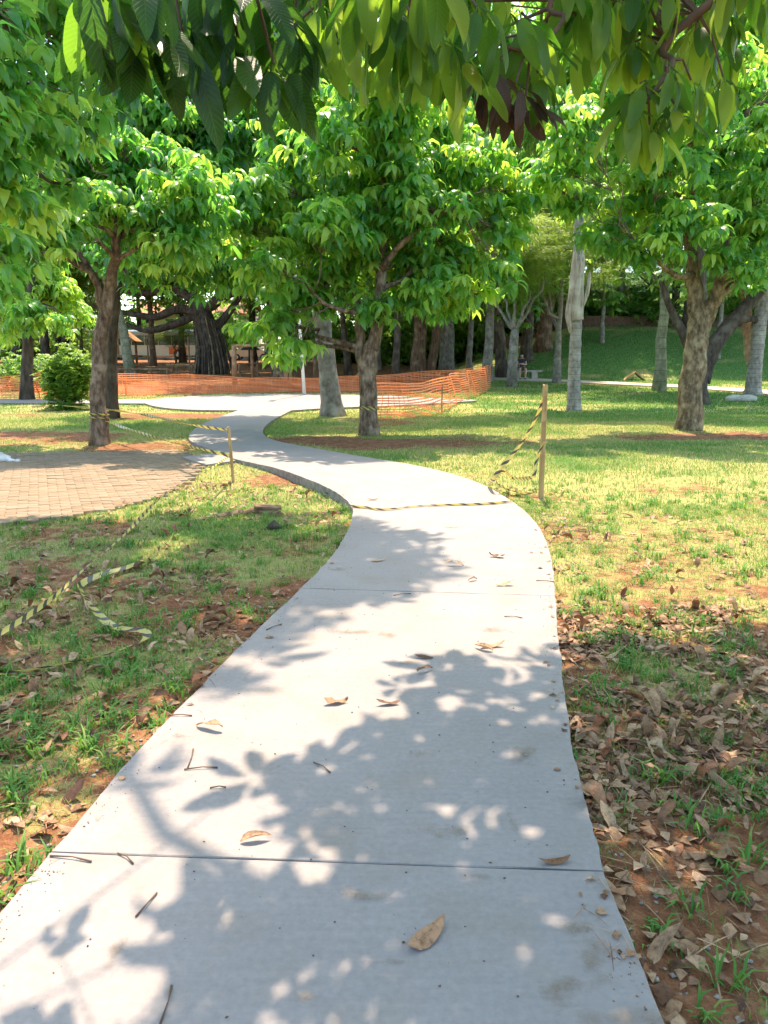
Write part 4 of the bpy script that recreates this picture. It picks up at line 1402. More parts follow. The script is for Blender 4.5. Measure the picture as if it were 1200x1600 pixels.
def frond(L, droop, nl=34, seed=0, ll=0.42):
    rs = random.Random(seed)
    t = np.linspace(0, 1, nl)
    ang = 0.9 - droop * t ** 1.1
    x = np.concatenate([[0], np.cumsum(np.cos(ang[:-1]))]) * L / nl
    z = np.concatenate([[0], np.cumsum(np.sin(ang[:-1]))]) * L / nl
    V, F = [], []
    for i in range(2, nl):
        for s in (-1, 1):
            l = ll * math.sin(math.pi * min(1, .12 + .86 * t[i])) ** .6 * rs.uniform(.85, 1.1)
            dirv = np.array([.45, s * .8, -.1 - rs.uniform(0, .4)])
            dirv /= np.linalg.norm(dirv)
            p = np.array([x[i], 0, z[i]])
            wv = np.array([.016, 0, .010])
            m_ = p + dirv * l * .55
            e = p + dirv * l + np.array([0, 0, -.4 * l])
            n = len(V)
            V += [p - wv * .6, p + wv * .6, m_ + wv, m_ - wv, e + wv * .15, e - wv * .15]
            F += [(n, n + 1, n + 2, n + 3), (n + 3, n + 2, n + 4, n + 5)]
    V = np.array(V)
    P = np.stack([x, np.zeros(nl), z], 1)
    return V, np.array(F), P


FR = []
for s in range(4):
    V, F, P = frond(2.6 + .15 * s, 2.1 + .22 * s, seed=s)
    mb = MB(); mb.tube(P[::3], [.025, .006], 5)
    tv = mb.V[0]; tf = [f for f in mb.F if len(f) == 4]
    FV = np.vstack([V, tv]); FF = np.vstack([F, np.array(tf) + len(V)])
    FR.append(mesh_np('frond', FV, FF, tint=np.full(len(FV), .35 + .12 * s), mat=M_FROND))


def palm(u, v, label, pts, rad, crown_p, nfr, seed, sc=1.0):
    b = G(u, v)
    D = b[1]
    root = thing('palm_tree', label, 'palm tree', b)
    P = catmull([np.array(p) - b for p in pts], 10)
    P[0, 2] -= .1
    r = np.interp(np.linspace(0, 1, len(P)), np.linspace(0, 1, len(rad)), rad)
    z = P[:, 2]
    r = r * (1 + .035 * np.sign(np.sin(z * 17.3)) * (z > .1)) * (1 + .25 * np.exp(-np.maximum(z, 0) / .25))
    MB().tube(P, r, 16, wob=.02).build('trunk', M_BARK_PALM, root, smooth_shade=True)
    rs = random.Random(seed)
    for k in range(nfr):
        link('frond', FR[k % 4], root, loc=crown_p - b, rot=(rs.uniform(-.15, .15), rs.uniform(-.25, .45), k * 2.399), scale=sc * rs.uniform(.85, 1.1))
    return root, b


b = G(897, 641); D = b[1]
root, b = palm(897, 641, 'pale ringed palm trunk with peeling dry sheath standing on the lawn right of the stake',
               [b, W(897, 590, D), W(899, 540, D), W(901, 490, D), W(903, 440, D), W(904, 400, D), W(905, 330, D), W(905, 230, D)], [.195, .175, .165, .16, .16, .15, .13, .12], W(903, 225, D), 15, 3)
# peeling sheath: wrapped skirt plus loose flaps
mb = MB()
pts = [W(899, 500, D) - b, W(899, 470, D) - b, W(902, 440, D) - b, W(904, 405, D) - b, W(904, 388, D) - b]
mb.tube(pts, [.215, .215, .20, .165, .13], 14, cap=False, wob=.10, seed=3)
mb.build('sheath', M_SHEATH, root, smooth_shade=True)
for (a, bb, c, wd) in ((W(912, 478, D - .2), W(918, 455, D - .25), W(922, 425, D - .25), .06), (W(891, 520, D - .15), W(888, 490, D - .2), W(892, 455, D - .2), .09)):
    mb = MB()
    q = catmull([a - b, bb - b, c - b], 5)
    V = []
    for i, p in enumerate(q):
        s = wd * math.sin(math.pi * (0.12 + .8 * i / len(q)))
        V += [p + [-s, 0, 0], p + [0, -.035, 0], p + [s, 0, 0], p + [0, .012, 0]]
    F = []
    for i in range(len(q) - 1):
        for j in range(4):
            F.append((i * 4 + j, i * 4 + (j + 1) % 4, i * 4 + 4 + (j + 1) % 4, i * 4 + 4 + j))
    mb.add(V, F)
    mb.build('sheath_flap', M_SHEATH, root, smooth_shade=True)

b = G(1176, 617); D = b[1]
root, b = palm(1176, 617, 'silver grey ringed palm trunk with hanging dry frond at the right edge',
               [b, W(1180, 570, D), W(1186, 520, D), W(1192, 460, D), W(1197, 400, D), W(1205, 280, D)], [.30, .27, .25, .235, .22, .17], W(1205, 260, D), 12, 5, 1.1)
mb = MB()
rs = random.Random(2)
for k in range(40):
    x0, x1 = rs.uniform(1160, 1178), rs.uniform(1162, 1172)
    mb.tube([W(x0, 430, D - .1 - rs.uniform(0, .2)) - b, W((x0 + x1) / 2 + rs.uniform(-3, 3), 480, D - .2) - b, W(x1, rs.uniform(510, 570), D - .2) - b], [.02, .012], 4, cap=False)
mb.build('dry_frond', M_WOOD_RED, root)
g = G(1158, 628)
mb = MB()
mb.tube([(-.5, 0, .10), (-.3, .02, .12), (0, 0, .12), (.3, 0, .12), (.5, -.02, .10)], [.08, .13, .12, .13, .08], 10, wob=.08)
o = mb.build('log', M_STONE, smooth_shade=True, loc=g, label='short tan log lying at the foot of the silver grey palm', category='log')

# ------------------------------------------------------------------ banyan
b = GD(335, 50)
root = thing('banyan_tree', 'huge banyan with hanging aerial roots and long dark horizontal boughs', 'tree', b)
mb = MB()
mb.tube([(0, 0, -.2), (-.1, 0, 1.2), (-.35, 0, 2.6), (-.7, 0, 3.8), (-1.0, 0, 4.8)], [1.0, .85, .75, .6, .45], 16, wob=.12)
mb.build('trunk', M_BARK_DARK, root, smooth_shade=True)
for k, e in enumerate([[(-.7, 0, 3.7), (-2.0, -.3, 4.0), (-3.4, -.5, 3.5), (-5.0, -.6, 3.7), (-7.5, -.5, 4.2)], [(-.8, 0, 4.4), (-2.4, .3, 5.2), (-4.5, .4, 5.0), (-7, .5, 5.8)],
                       [(-.6, 0, 4.0), (-1.6, 0, 3.4), (-3.0, 0, 2.9), (-4.2, -.2, 2.7), (-5.4, -.2, 3.1)], [(-.9, 0, 4.6), (-1.6, .4, 6.2), (-2.6, .5, 7.5)], [(-.4, 0, 4), (1.5, -.4, 5.0), (3.6, -.6, 5.4), (6, -.6, 5.9)],
                       [(0, 0, 2.6), (1.2, .2, 4.0), (2.2, .3, 5.5)]]):
    MB().tube(catmull(e, 4), [.36, .26, .2, .1], 9, wob=.1, seed=k).build('bough', M_BARK_DARK, root, smooth_shade=True)
rs = random.Random(12)
for k in range(46):
    a = rs.uniform(math.pi, 2 * math.pi) if k < 38 else rs.uniform(0, 6.28)
    x, y = math.cos(a) * rs.uniform(.85, 1.1), math.sin(a) * rs.uniform(.75, 1.0)
    z1 = rs.uniform(1.8, 3.6)
    MB().tube([(x * .8 - .12 * z1, y * .7, z1), (x * .95 - .05, y, z1 * .5), (x * 1.25, y * 1.2, -.1)], [.03, .05, .06], 5, cap=False, wob=.1, seed=k).build('aerial_root', M_BARK_LICHEN if k % 3 == 0 else M_BARK_DARK, root, smooth_shade=True)
for k, (x, z, s) in enumerate([(-5.5, 7.6, .75), (0, 9.0, .9), (5, 8.4, .85), (-9.5, 8.4, .6)]):
    link('crown', CROWNS[k], root, loc=(x, rs.uniform(-.5, 1.5), z), rot=(0, 0, k), scale=(s * 1.1, s, s * .7), kind='stuff')

# ------------------------------------------------------------------ shrub in front of the netting
b = G(108, 640)
root = thing('round_shrub', 'round bright green shrub standing in front of the orange netting', 'shrub', b)
mb = MB()
rs = random.Random(6)
P = []
for k in range(170):
    a = rs.uniform(0, 6.28); el = math.asin(rs.uniform(-.8, 1))
    r = rs.uniform(.5, 1.02) * (1 + .2 * math.sin(2.3 * a + 1) * math.sin(3 * el + .6) + (.22 if rs.random() < .12 else 0))
    p = np.array([math.cos(a) * math.cos(el) * .66 * r, math.sin(a) * math.cos(el) * .6 * r, .88 + math.sin(el) * .80 * r])
    p[0] += .18 * max(0, p[2] - .9)
    mb.tube([(rs.uniform(-.08, .08), rs.uniform(-.08, .08), 0), (p[0] * .45, p[1] * .45, p[2] * .5), p], [.011, .003], 4, cap=False)
    P.append(p)
mb.build('stems', M_BARK_DARK, root)
P = np.array(P)
Q = np.repeat(P, 13, 0) + np.random.default_rng(1).normal(0, .085, (len(P) * 13, 3))
Q = np.vstack([Q, np.random.default_rng(2).normal(0, 1, (90, 3)) * [.38, .2, .05] + [0.1, -.15, .10]])
nq = len(Q); rs2 = np.random.default_rng(3)
V, F, U, t = scatter(SHRUBT, Q, rs2.integers(0, 5, nq), rs2.uniform(.9, 1.4, nq), rs2.uniform(0, 6.28, nq), rs2.normal(0, .4, nq), .25 * (Q[:, 2] - .8) + rs2.normal(0, .12, nq))
link('foliage', mesh_np('foliage', V, F, U, t, mat=M_SHRUB), root, kind='stuff')

# low dark shrubs further back
SH = mesh_np('foliage', *scatter(FART, np.random.default_rng(5).normal(0, 1, (420, 3)) * [.9, .7, .5] + [0, 0, .9], np.random.default_rng(6).integers(0, 6, 420), np.random.default_rng(7).uniform(.6, 1.0, 420),
                                np.random.default_rng(8).uniform(0, 6.28, 420), np.random.default_rng(9).normal(0, .4, 420))[0:4], mat=M_LEAF_FAR)
STEM = MB().tube([(0, 0, -.1), (.05, 0, .5), (0, 0, 1.1)], [.06, .02], 5).tube([(0, 0, 0), (-.3, .1, .9)], [.04, .015], 4).tube([(0, 0, 0), (.4, 0, 1.0)], [.04, .015], 4).mesh('stems', M_BARK_DARK)


def dark_shrub(x, y, s, label, group=None):
    r = thing('dark_shrub', label, 'shrub', (x, y, float(H(x, y))), random.uniform(0, 6), group)
    link('stems', STEM, r, scale=s)
    link('foliage', SH, r, scale=s, kind='stuff')


p = GD(42, 34)
dark_shrub(p[0], p[1], .8, 'dark bluish green shrub behind the netting left of the round bright shrub')
HB = 'dark shrub in the row of bushes under the far trees'
HG = 'shrubs under the far trees'
for (x, y, s) in [(-40, 73, 2.0), (-34, 75, 2.0), (-30, 76, 1.6), (-3.2, 74, 2.0), (0.5, 69, 1.8), (3.2, 66, 1.9), (6, 64, 2.0), (8.5, 60, 1.8), (3.5, 74, 2.2), (6.5, 71, 2.2), (-1.5, 78, 2.4), (18.2, 58, 1.6), (25, 59, 1.5), (29, 60, 1.8), (34, 60, 1.8), (15.2, 60, 1.0),
                  (10.5, 58, 1.7), (12, 60, 1.9), (-22, 100, 3.0), (-35, 100, 3.0), (-10, 100, 3.2), (-48, 100, 3.2), (3, 98, 3.4), (13, 78, 2.4), (40, 62, 2.0)]:
    dark_shrub(x, y, s, HB, HG)

# low wall on top of the bank
mb = MB()
prev = None
xs = np.arange(9, 40, 2.2)
wall = thing('low_brick_wall', 'long low dark brick retaining wall along the top of the grassy bank', 'wall', (20, 56.5, float(H(20, 56.5))))
for k, x in enumerate(xs):
    y = 56.3 + .05 * (x - 9)
    z = float(H(x, y))
    MB().box((x - 20, y - 56.5, z - wall.location.z + .25), (2.19, .3, 1.0 + .02 * (k % 2))).build('wall_panel', M_WALLBRICK, wall)
b = GD(967, 58)
root = thing('white_post', 'white painted round post standing above the low wall on the bank', 'post', b)
MB().tube([(0, 0, -.1), (0, 0, 1.4), (0, 0, 2.1)], [.33, .31, .30], 12).build('painted_base', M_WHITE, root, smooth_shade=True)
MB().tube([(0, 0, 2.1), (0, 0, 4.2)], [.28, .24], 12).build('shaft', M_BARK_GREY, root, smooth_shade=True)
b = GD(975.5, 57.6)
mb = MB().tube([(0, 0, -1), (0.05, 0, 2), (.08, 0, 3)], .1, 8)
mb.build('wooden_pole', M_WOOD, loc=b, label='thin yellowish wooden pole beside the white painted post', category='pole')

# ------------------------------------------------------------------ orange netting
def netting(line, tops, label, name='orange_net_fence', sag=0.08, stakes=(), seed=0):
    """line: world ground polyline; tops: height per point"""
    P = np.array([[p[0], p[1], H(p[0], p[1])] for p in line])
    root = thing(name, label, 'safety netting', P[0])
    L = np.concatenate([[0], np.cumsum(np.linalg.norm(np.diff(P[:, :2], axis=0), axis=1))])
    n = int(L[-1] / 0.16)
    s = np.linspace(0, L[-1], n)
    X = np.interp(s, L, P[:, 0]); Y = np.interp(s, L, P[:, 1])
    top = np.interp(s, L, tops) - sag * (0.5 + 0.5 * np.sin(s * 2.1 + seed)) * .6
    Z = H(X, Y)
    rs = np.random.default_rng(seed)
    T = np.stack([np.gradient(X), np.gradient(Y)], 1); T /= np.linalg.norm(T, axis=1, keepdims=True)
    Nn = np.stack([-T[:, 1], T[:, 0]], 1)
    rows = 13
    mb_V, mb_F = [], []
    cnt = 0
    grid = []
    for k in range(rows):
        f = k / (rows - 1)
        off = .10 * np.sin(s * 1.3 + f * 2.5 + seed) * f + .05 * np.sin(s * 3.7 + f * 5)
        z = Z + .02 + top * f + .007 * np.sin(s * 2.9 + k * 1.7 + seed)
        c = np.stack([X + Nn[:, 0] * off, Y + Nn[:, 1] * off, z], 1)
        grid.append(c)
        hw = .018
        tw = .3 * np.sin(s * 1.9 + k)
        up = np.stack([Nn[:, 0] * np.sin(tw), Nn[:, 1] * np.sin(tw), np.cos(tw)], 1) * hw
        V = np.concatenate([c - up, c + up])
        F = [(i, i + 1, n + i + 1, n + i) for i in range(n - 1)]
        mb_V.append(V); mb_F.append(np.array(F) + cnt); cnt += 2 * n
    G_ = np.array(grid)
    for i in range(0, n, 1):
        c = G_[:, i]
        hw = np.array([T[i, 0], T[i, 1], 0]) * .009
        V = np.concatenate([c - hw, c + hw])
        F = [(k, k + 1, rows + k + 1, rows + k) for k in range(rows - 1)]
        mb_V.append(V + np.append(Nn[i] * .003, 0)); mb_F.append(np.array(F) + cnt); cnt += 2 * rows
    V = np.vstack(mb_V) - P[0]
    link('netting', mesh_np('netting', V, np.vstack(mb_F), mat=M_NET), root)
    for (p, h) in stakes:
        z = float(H(p[0], p[1]))
        MB().tube([(p[0] - P[0][0], p[1] - P[0][1], z - .1 - P[0][2]), (p[0] - P[0][0] + .01, p[1] - P[0][1], z + h - P[0][2])], [.022, .018], 7).build('stake', M_WOOD_RED, root)
    return root


nA = [GD(-260, 27), GD(0, 27.5), GD(62, 27.5), GD(170, 30), GD(290, 31.5), GD(440, 32.5), GD(560, 33), GD(640, 33.5), GD(765, 34.2)]
netting(nA, [.80, .80, .95, .85, .75, .55, .62, .72, 1.0], 'long sagging orange safety netting running behind the white plaza', stakes=[(GD(62, 27.6), 1.0), (GD(197, 30.4), .95), (GD(765, 34.3), 1.1)], seed=1)
s1 = G(690, 645)
nB = [G(578, 655), G(640, 653), s1, G(722, 628), GD(765, 34.0)]
netting(nB, [.85, .85, .95, 1.0, 1.05], 'short orange safety netting folding round the stake right of the forked tree', stakes=[(s1, 1.0)], seed=4)

# white lamp pole behind the plaza
b = GD(476, 30)
root = thing('lamp_pole', 'slim white lamp pole rising behind the plaza in front of the netting', 'pole', b)
MB().tube([(0, 0, -.1), (-.15, 0, 3), (-.42, 0, 8)], [.07, .055, .04], 10).build('pole', M_WHITE, root, smooth_shade=True)
MB().box((-.42, -.3, 8.05), (.22, .8, .12)).build('lamp_head', M_METAL, root)

# ------------------------------------------------------------------ stakes and hazard tape
def stake(u, v, utop, vtop, label, r=.02, dD=0.0):
    b = G(u, v)
    t = W(utop, vtop, b[1] + dD) - b
    root = thing('wooden_stake', label, 'stake', b)
    n = np.array([[-r, -r], [r, -r], [r, r], [-r, r]])
    V = [(x, y, -.08) for x, y in n] + [(t[0] * .5 + x * 1.02, t[1] * .5 + y, t[2] * .5) for x, y in n] + [(t[0] + x * .95, t[1] + y * .95, t[2] + .012 * (i % 2)) for i, (x, y) in enumerate(n)]
    F = [(i, (i + 1) % 4, 4 + (i + 1) % 4, 4 + i) for i in range(4)] + [(4 + i, 4 + (i + 1) % 4, 8 + (i + 1) % 4, 8 + i) for i in range(4)] + [(8, 9, 10, 11)]
    MB().add(V, F).build('post', M_WOOD, root)
    return b, b + t


sb, st = stake(365, 753, 357, 668, 'short thin wooden stake beside the path holding several hazard tapes', .017)
rb, rt = stake(845, 779, 852, 602, 'tall wooden stake on the lawn edge with tape tied to its top', .024)


def tape(pts, label, width=.055, twist=1.0, seed=0, name='hazard_tape', ph=0.0):
    P = catmull(pts, 14)
    L = np.concatenate([[0], np.cumsum(np.linalg.norm(np.diff(P, axis=0), axis=1))])
    n = max(40, int(L[-1] / .035))
    s = np.linspace(0, L[-1], n)
    P = np.stack([np.interp(s, L, P[:, k]) for k in range(3)], 1)
    T = np.gradient(P, axis=0); T /= np.linalg.norm(T, axis=1, keepdims=True) + 1e-9
    rs = np.random.default_rng(seed)
    a = ph + twist * (np.sin(s * 1.7 + seed) * .8 + np.sin(s * 4.1 + 2 * seed) * .4)
    sq = .55 + .45 * np.abs(np.sin(s * 2.3 + seed))
    hz = 1 - np.abs(T[:, 2:3]); low = np.clip((.12 - (P[:, 2:3] - H(P[:, 0], P[:, 1])[:, None])) / .1, 0, 1)
    A = np.cross(T, np.array([0, 0, 1.0]) * low + np.array([0.15, 1.0, .25]) * (1 - low)); A /= np.linalg.norm(A, axis=1, keepdims=True) + 1e-9
    B = np.cross(T, A)
    d = (np.cos(a)[:, None] * A + np.sin(a)[:, None] * B) * (width / 2 * sq)[:, None]
    e = (-np.sin(a)[:, None] * A + np.cos(a)[:, None] * B) * (width * .12)
    base = P[0].copy()
    V = np.concatenate([P - d, P + e, P + d]) - base
    uv = np.concatenate([np.stack([np.full(n, q), s], 1) for q in (0, .5, 1)])
    F = [(i, i + 1, n + i + 1, n + i) for i in range(n - 1)] + [(n + i, n + i + 1, 2 * n + i + 1, 2 * n + i) for i in range(n - 1)]
    return link(name, mesh_np(name, V, np.array(F), uv=uv, mat=M_TAPE), loc=base, label=label, category='tape')


def onpath(u, v, z=.02):
    p = G(u, v); p[2] += z + .022
    return p


lt = LEFT_T
k1 = W(360, 712, sb[1])
tape([k1, W(335, 728, 8.6), W(300, 748, 8.0), onpath(252, 806, .16), onpath(195, 855, .08), onpath(140, 902, .07), onpath(90, 948, .06), onpath(40, 990, .07), onpath(-30, 1046, .1)],
     'long yellow and black tape stretched from the short stake down across the left verge', .032, .9, 1)
tape([k1, W(320, 703, 9.9), W(265, 690, 11), W(205, 672, 12.2), W(166, 658, lt[1] - .17)], 'yellow and black tape tied from the short stake to the slender forked tree', .05, .8, 2)
tape([W(357, 672, sb[1]), W(300, 664, 10.4), W(235, 650, 12.6), W(170, 640, 14.5), W(100, 634, 17)], 'upper yellow and black tape running back from the stake top towards the round shrub', .05, .8, 3)
tape([onpath(226, 884), onpath(195, 896), onpath(160, 906), onpath(128, 922), onpath(132, 940), onpath(148, 962), onpath(172, 986), onpath(198, 994), onpath(224, 996), onpath(230, 1008), onpath(205, 1020),
      onpath(165, 1034), onpath(110, 1046), onpath(60, 1056), onpath(-40, 1072)], 'loose coil of yellow and black tape lying in the grass of the left verge', .055, .5, 4)
tape([rt - [0, 0, .12], W(836, 656, rb[1] + .05), W(815, 692, rb[1] + .1), W(788, 725, rb[1] + .1), W(771, 748, rb[1] + .05), onpath(766, 766, .04), onpath(790, 775, .03), onpath(815, 772, .04), onpath(838, 768, .05)],
     'yellow and black tape hanging slack from the top of the tall stake', .055, .7, 5)
tape([W(850, 690, rb[1] - .03), W(838, 720, rb[1] - .02), W(832, 745, rb[1] - .03), onpath(800, 760, .08), W(788, 735, rb[1]), onpath(776, 764, .05), onpath(810, 776, .03), onpath(870, 776, .03), onpath(880, 768, .03)],
     'tangle of yellow tape bunched on the grass round the foot of the tall stake', .045, 1.0, 6)
tape([flat(800, 783, .015), flat(760, 787, .012), flat(700, 788.5, .012), flat(650, 791, .012), flat(600, 796, .014), flat(575, 793, .012), flat(548, 791, .014)],
     'flat black and yellow tape laid across the white path', .032, .3, 7)
# tape wound on the forked trunk
mb = MB()
mt = MID_T
q = [W(576, 636 + 3.0 * i / 20, mt[1]) + np.array([math.cos(i * .9) * .185, math.sin(i * .9) * .185, -.02 * math.sin(i)]) for i in range(21)]
tape(q, 'yellow tape wound round the low forked trunk near the plaza', .045, .4, 8)
q = [W(155, 642 + 14 * i / 20, lt[1]) + np.array([math.cos(i * .8) * .172, math.sin(i * .8) * .172, 0]) for i in range(21)]
tape(q, 'thin yellow tape wound round the slender forked tree', .03, .3, 9)

# ------------------------------------------------------------------ overhead tree near the camera: big hanging leaves
NEARLEAF = []
for s in range(8):
    rs = random.Random(300 + s)
    V, F, U = leaf_np(.19 * rs.uniform(.8, 1.15), .034 * rs.uniform(.85, 1.2), 9, 4, rs.uniform(-1.0, -.4), rs.uniform(.35, .9), fold=rs.uniform(.08, .3), wave=.10, ph=rs.uniform(0, 6), side=rs.uniform(-.1, .1))
    mb = MB().tube([(-.035, 0, .02), (-.015, 0, .008), (.004, 0, 0)], [.0022, .003], 5, cap=False)
    pv = mb.V[0]; pf = np.array([f for f in mb.F if len(f) == 4])
    VV = np.vstack([V, pv]); FF = np.vstack([F, pf + len(V)])
    UU = np.vstack([U, np.full((len(pv), 2), .5)])
    NEARLEAF.append((VV, FF, UU))
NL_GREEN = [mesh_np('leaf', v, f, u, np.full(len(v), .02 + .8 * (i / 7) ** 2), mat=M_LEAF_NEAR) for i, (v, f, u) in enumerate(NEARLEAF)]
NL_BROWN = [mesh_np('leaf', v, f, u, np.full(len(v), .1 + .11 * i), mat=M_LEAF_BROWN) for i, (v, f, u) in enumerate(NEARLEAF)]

ob = np.array([3.1, 0.2, float(H(3.1, .2))])
over = thing('overhead_tree', 'tree beside the camera whose long backlit leaves hang across the top of the view', 'tree', ob)
FG = [  # u, v, D, scale, brown
    (150, -40, 1.75, 1.1, 0), (195, 10, 1.8, 1.1, 0), (240, 30, 1.8, 1.0, 0), (285, 55, 1.9, 1.05, 0), (330, 40, 2.0, 1.0, 0), (375, 75, 2.0, 1.05, 0), (428, 100, 2.0, 1.1, 0), (215, -60, 1.7, 1.05, 0),
    (320, -50, 1.9, 1.05, 0), (400, -30, 2.0, 1.05, 0), (455, 40, 2.1, 1.0, 0), (300, 10, 2.2, 1, 0), (360, -10, 2.3, 1, 0),
    (500, 10, 2.2, 1.0, 0), (545, 45, 2.4, .95, 0), (590, 80, 2.6, .9, 0), (615, 10, 2.1, 1.05, 0), (650, 40, 2.1, 1.0, 0), (690, 60, 2.2, 1.0, 0), (722, 90, 2.3, .95, 0), (580, -50, 2.0, 1.1, 0),
    (670, -50, 2.0, 1.1, 0), (745, 10, 2.2, 1, 0), (630, 90, 2.6, .9, 0),
    (765, 105, 2.4, .85, 1), (805, 130, 2.4, .85, 1), (840, 115, 2.5, .8, 0), (785, 60, 2.5, .95, 0), (850, 60, 2.6, .9, 0), (815, 20, 2.4, 1, 0), (822, 150, 2.45, .7, 1),
    (1000, 130, 2.6, .95, 0), (1040, 105, 2.6, 1, 0), (1080, 125, 2.7, .95, 0), (985, 165, 2.6, .9, 0), (1055, 165, 2.6, .95, 0), (1015, 195, 2.6, .85, 0), (1130, 120, 2.8, .9, 0),
    (930, -10, 2.6, 1, 0), (985, -20, 2.7, 1, 0), (1040, -20, 2.7, 1, 0), (915, 50, 2.7, .9, 0), (1120, 10, 2.9, 1, 0), (1180, 0, 2.9, 1, 0), (880, -40, 2.6, 1, 0), (1160, -60, 2.7, 1, 0)]
rs = random.Random(77)
ENV = [(110, 165), (200, 180), (300, 160), (420, 215), (470, 170), (500, 60), (560, 90), (620, 150), (720, 205), (760, 225), (860, 190), (890, 80), (960, 90), (985, 215), (1060, 250), (1140, 160), (1160, 40), (1260, 20)]
for _ in range(125):
    u = rs.uniform(125, 1230)
    bot = np.interp(u, [e[0] for e in ENV], [e[1] for e in ENV])
    Dq = np.interp(u, [120, 500, 1200], [1.95, 2.4, 3.1]) + rs.uniform(-.15, .8)
    ln = 1200 * .20 / Dq
    FG.append((u, min(bot - ln * 1.0, rs.uniform(-160, bot - ln)), Dq, rs.uniform(.7, 1.0), 0))
# crown tips that shade the ground: picked where the photograph's shade lies, one branch height above
SHADE = np.array([flat(*p)[:2] for p in [(640, 1003), (720, 1006), (880, 1014), (960, 990), (1250, 978), (1700, 985), (2200, 1250), (2200, 1700), (200, 1700), (205, 1600), (215, 1500), (240, 1440), (330, 1405),
                                         (385, 1380), (395, 1320), (330, 1290), (300, 1240), (400, 1185), (500, 1165), (615, 1120), (600, 1080)]])
OV = []
k = 0
while k < 575:
    x, y = rs.uniform(SHADE[:, 0].min(), 3.6), rs.uniform(-1.5, SHADE[:, 1].max())
    if not (inside(SHADE, np.array([x]), np.array([y]))[0] or (y < 1.2 and x > -0.25)):
        continue
    h = rs.uniform(3.6, 4.6) + .35 * max(0, y - 2)
    OV.append(np.array([x + (.12 if y < 3.2 else 0), y, 0]) + SUN * (h / SUN[2])); k += 1
k = 0
while k < 120:
    x, y = rs.uniform(1.15, 3.4), rs.uniform(1.6, 4.15)
    h = rs.uniform(3.8, 5.0) + .25 * max(0, y - 2)
    OV.append(np.array([x, y, 0]) + SUN * (h / SUN[2])); k += 1
# a few scattered soft ones over the left of the path
for (u, v) in [(210, 1215), (420, 1030)]:
    OV.append(flat(u, v) + SUN * (rs.uniform(6.2, 7.0) / SUN[2]))
OV = np.array(OV)
trunk_pts = [ob, ob + [0, .1, 1.2], ob + [-.2, .3, 2.4], ob + [-.6, .8, 3.4]]
mb = MB().tube(np.array(catmull(trunk_pts, 5)) - ob, [.26, .2, .17, .12], 12, wob=.07)
mb.build('trunk', M_BARK, over, smooth_shade=True)
top = trunk_pts[-1]
limb_ends = [np.array([-1.0, 3.4, 4.4]), np.array([.6, 4.6, 4.6]), np.array([2.6, 4.8, 4.5]), np.array([.4, 2.8, 4.3]), np.array([1.6, 1.2, 4.2]), np.array([3.2, 2.8, 4.6]), np.array([-1.2, 6.3, 6.6])]
limb_pts = []
for k, e in enumerate(limb_ends):
    P = curve_pts(top, e, .08, 9, .03, 500 + k)
    limb_pts.append(P)
    MB().tube(P - ob, [.085, .05, .02], 8, wob=.06).build('limb', M_BARK, over, smooth_shade=True)
LP = np.vstack(limb_pts)
mb = MB()
for p in OV:
    d = np.linalg.norm(LP - p, axis=1)
    a = LP[int(np.argmin(d))]
    mb.tube([a - ob, (a + p) / 2 - ob + [0, 0, .05], p - ob], [.009, .004], 4, cap=False)
mb.build('twigs', M_BARK, over)
rs2 = np.random.default_rng(9)
n_ = len(OV)
V, F, U, t = scatter(MIDT, OV - ob, rs2.integers(0, len(MIDT), n_), rs2.uniform(.75, 1.15, n_), rs2.uniform(0, 6.28, n_), rs2.normal(0, .3, n_))
link('foliage', mesh_np('foliage', V, F, U, t, mat=M_LEAF), over, kind='stuff')
# the hanging sprays that show
br_l = catmull([top, np.array([1.4, 2.2, 3.5]), W(760, -120, 2.4), W(560, -110, 2.2), W(300, -110, 1.9), W(140, -110, 1.75)], 8)
br_r = catmull([top, np.array([2.0, 2.2, 3.2]), W(1090, 20, 2.75), W(1050, 100, 2.65), W(1010, 160, 2.6)], 8)
br_c = catmull([np.array([1.4, 2.2, 3.5]), W(900, -60, 2.5), W(880, 30, 2.5), W(830, 85, 2.45)], 8)
for q, rr in ((br_l, [.04, .025, .012, .006]), (br_r, [.04, .02, .010, .005]), (br_c, [.012, .008, .005])):
    MB().tube(q - ob, rr, 7, wob=.08).build('branch', M_TWIG, over, smooth_shade=True)
BR = np.vstack([br_l, br_r, br_c])
count = 0
extra = []
FG.sort(key=lambda q: (q[1] < -30, q[2]))
for (u, v, D, sc, brown) in FG:
    p = W(u, v, D)
    a = BR[int(np.argmin(np.linalg.norm(BR - p, axis=1)))]
    mid = (a + p) / 2 + np.array([0, 0, .03])
    tw = MB().tube([a - p, mid - p, np.zeros(3)], [.006, .004, .0035], 6, cap=False).build('leaf_tuft', M_TWIG, over, smooth_shade=True, loc=p - ob)
    for k in range(7):
        az = k * 2.399 + rs.uniform(-.4, .4)
        hi = (v > 110) or u > 480  # lower and right-hand leaves take brighter tints: sunlight painted into leaf colour
        me = (NL_BROWN if brown else NL_GREEN)[rs.randrange(5, 8) if hi else rs.randrange(0, 6)]
        if count >= 300 and not brown:
            extra.append((p - ob, az, sc, rs.randrange(4, 8) if u > 480 else rs.randrange(0, 6))); continue  # right-hand leaves here get the same painted brightness
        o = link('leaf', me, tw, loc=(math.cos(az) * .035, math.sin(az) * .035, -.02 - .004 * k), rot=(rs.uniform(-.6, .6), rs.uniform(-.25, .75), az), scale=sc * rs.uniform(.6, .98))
        count += 1

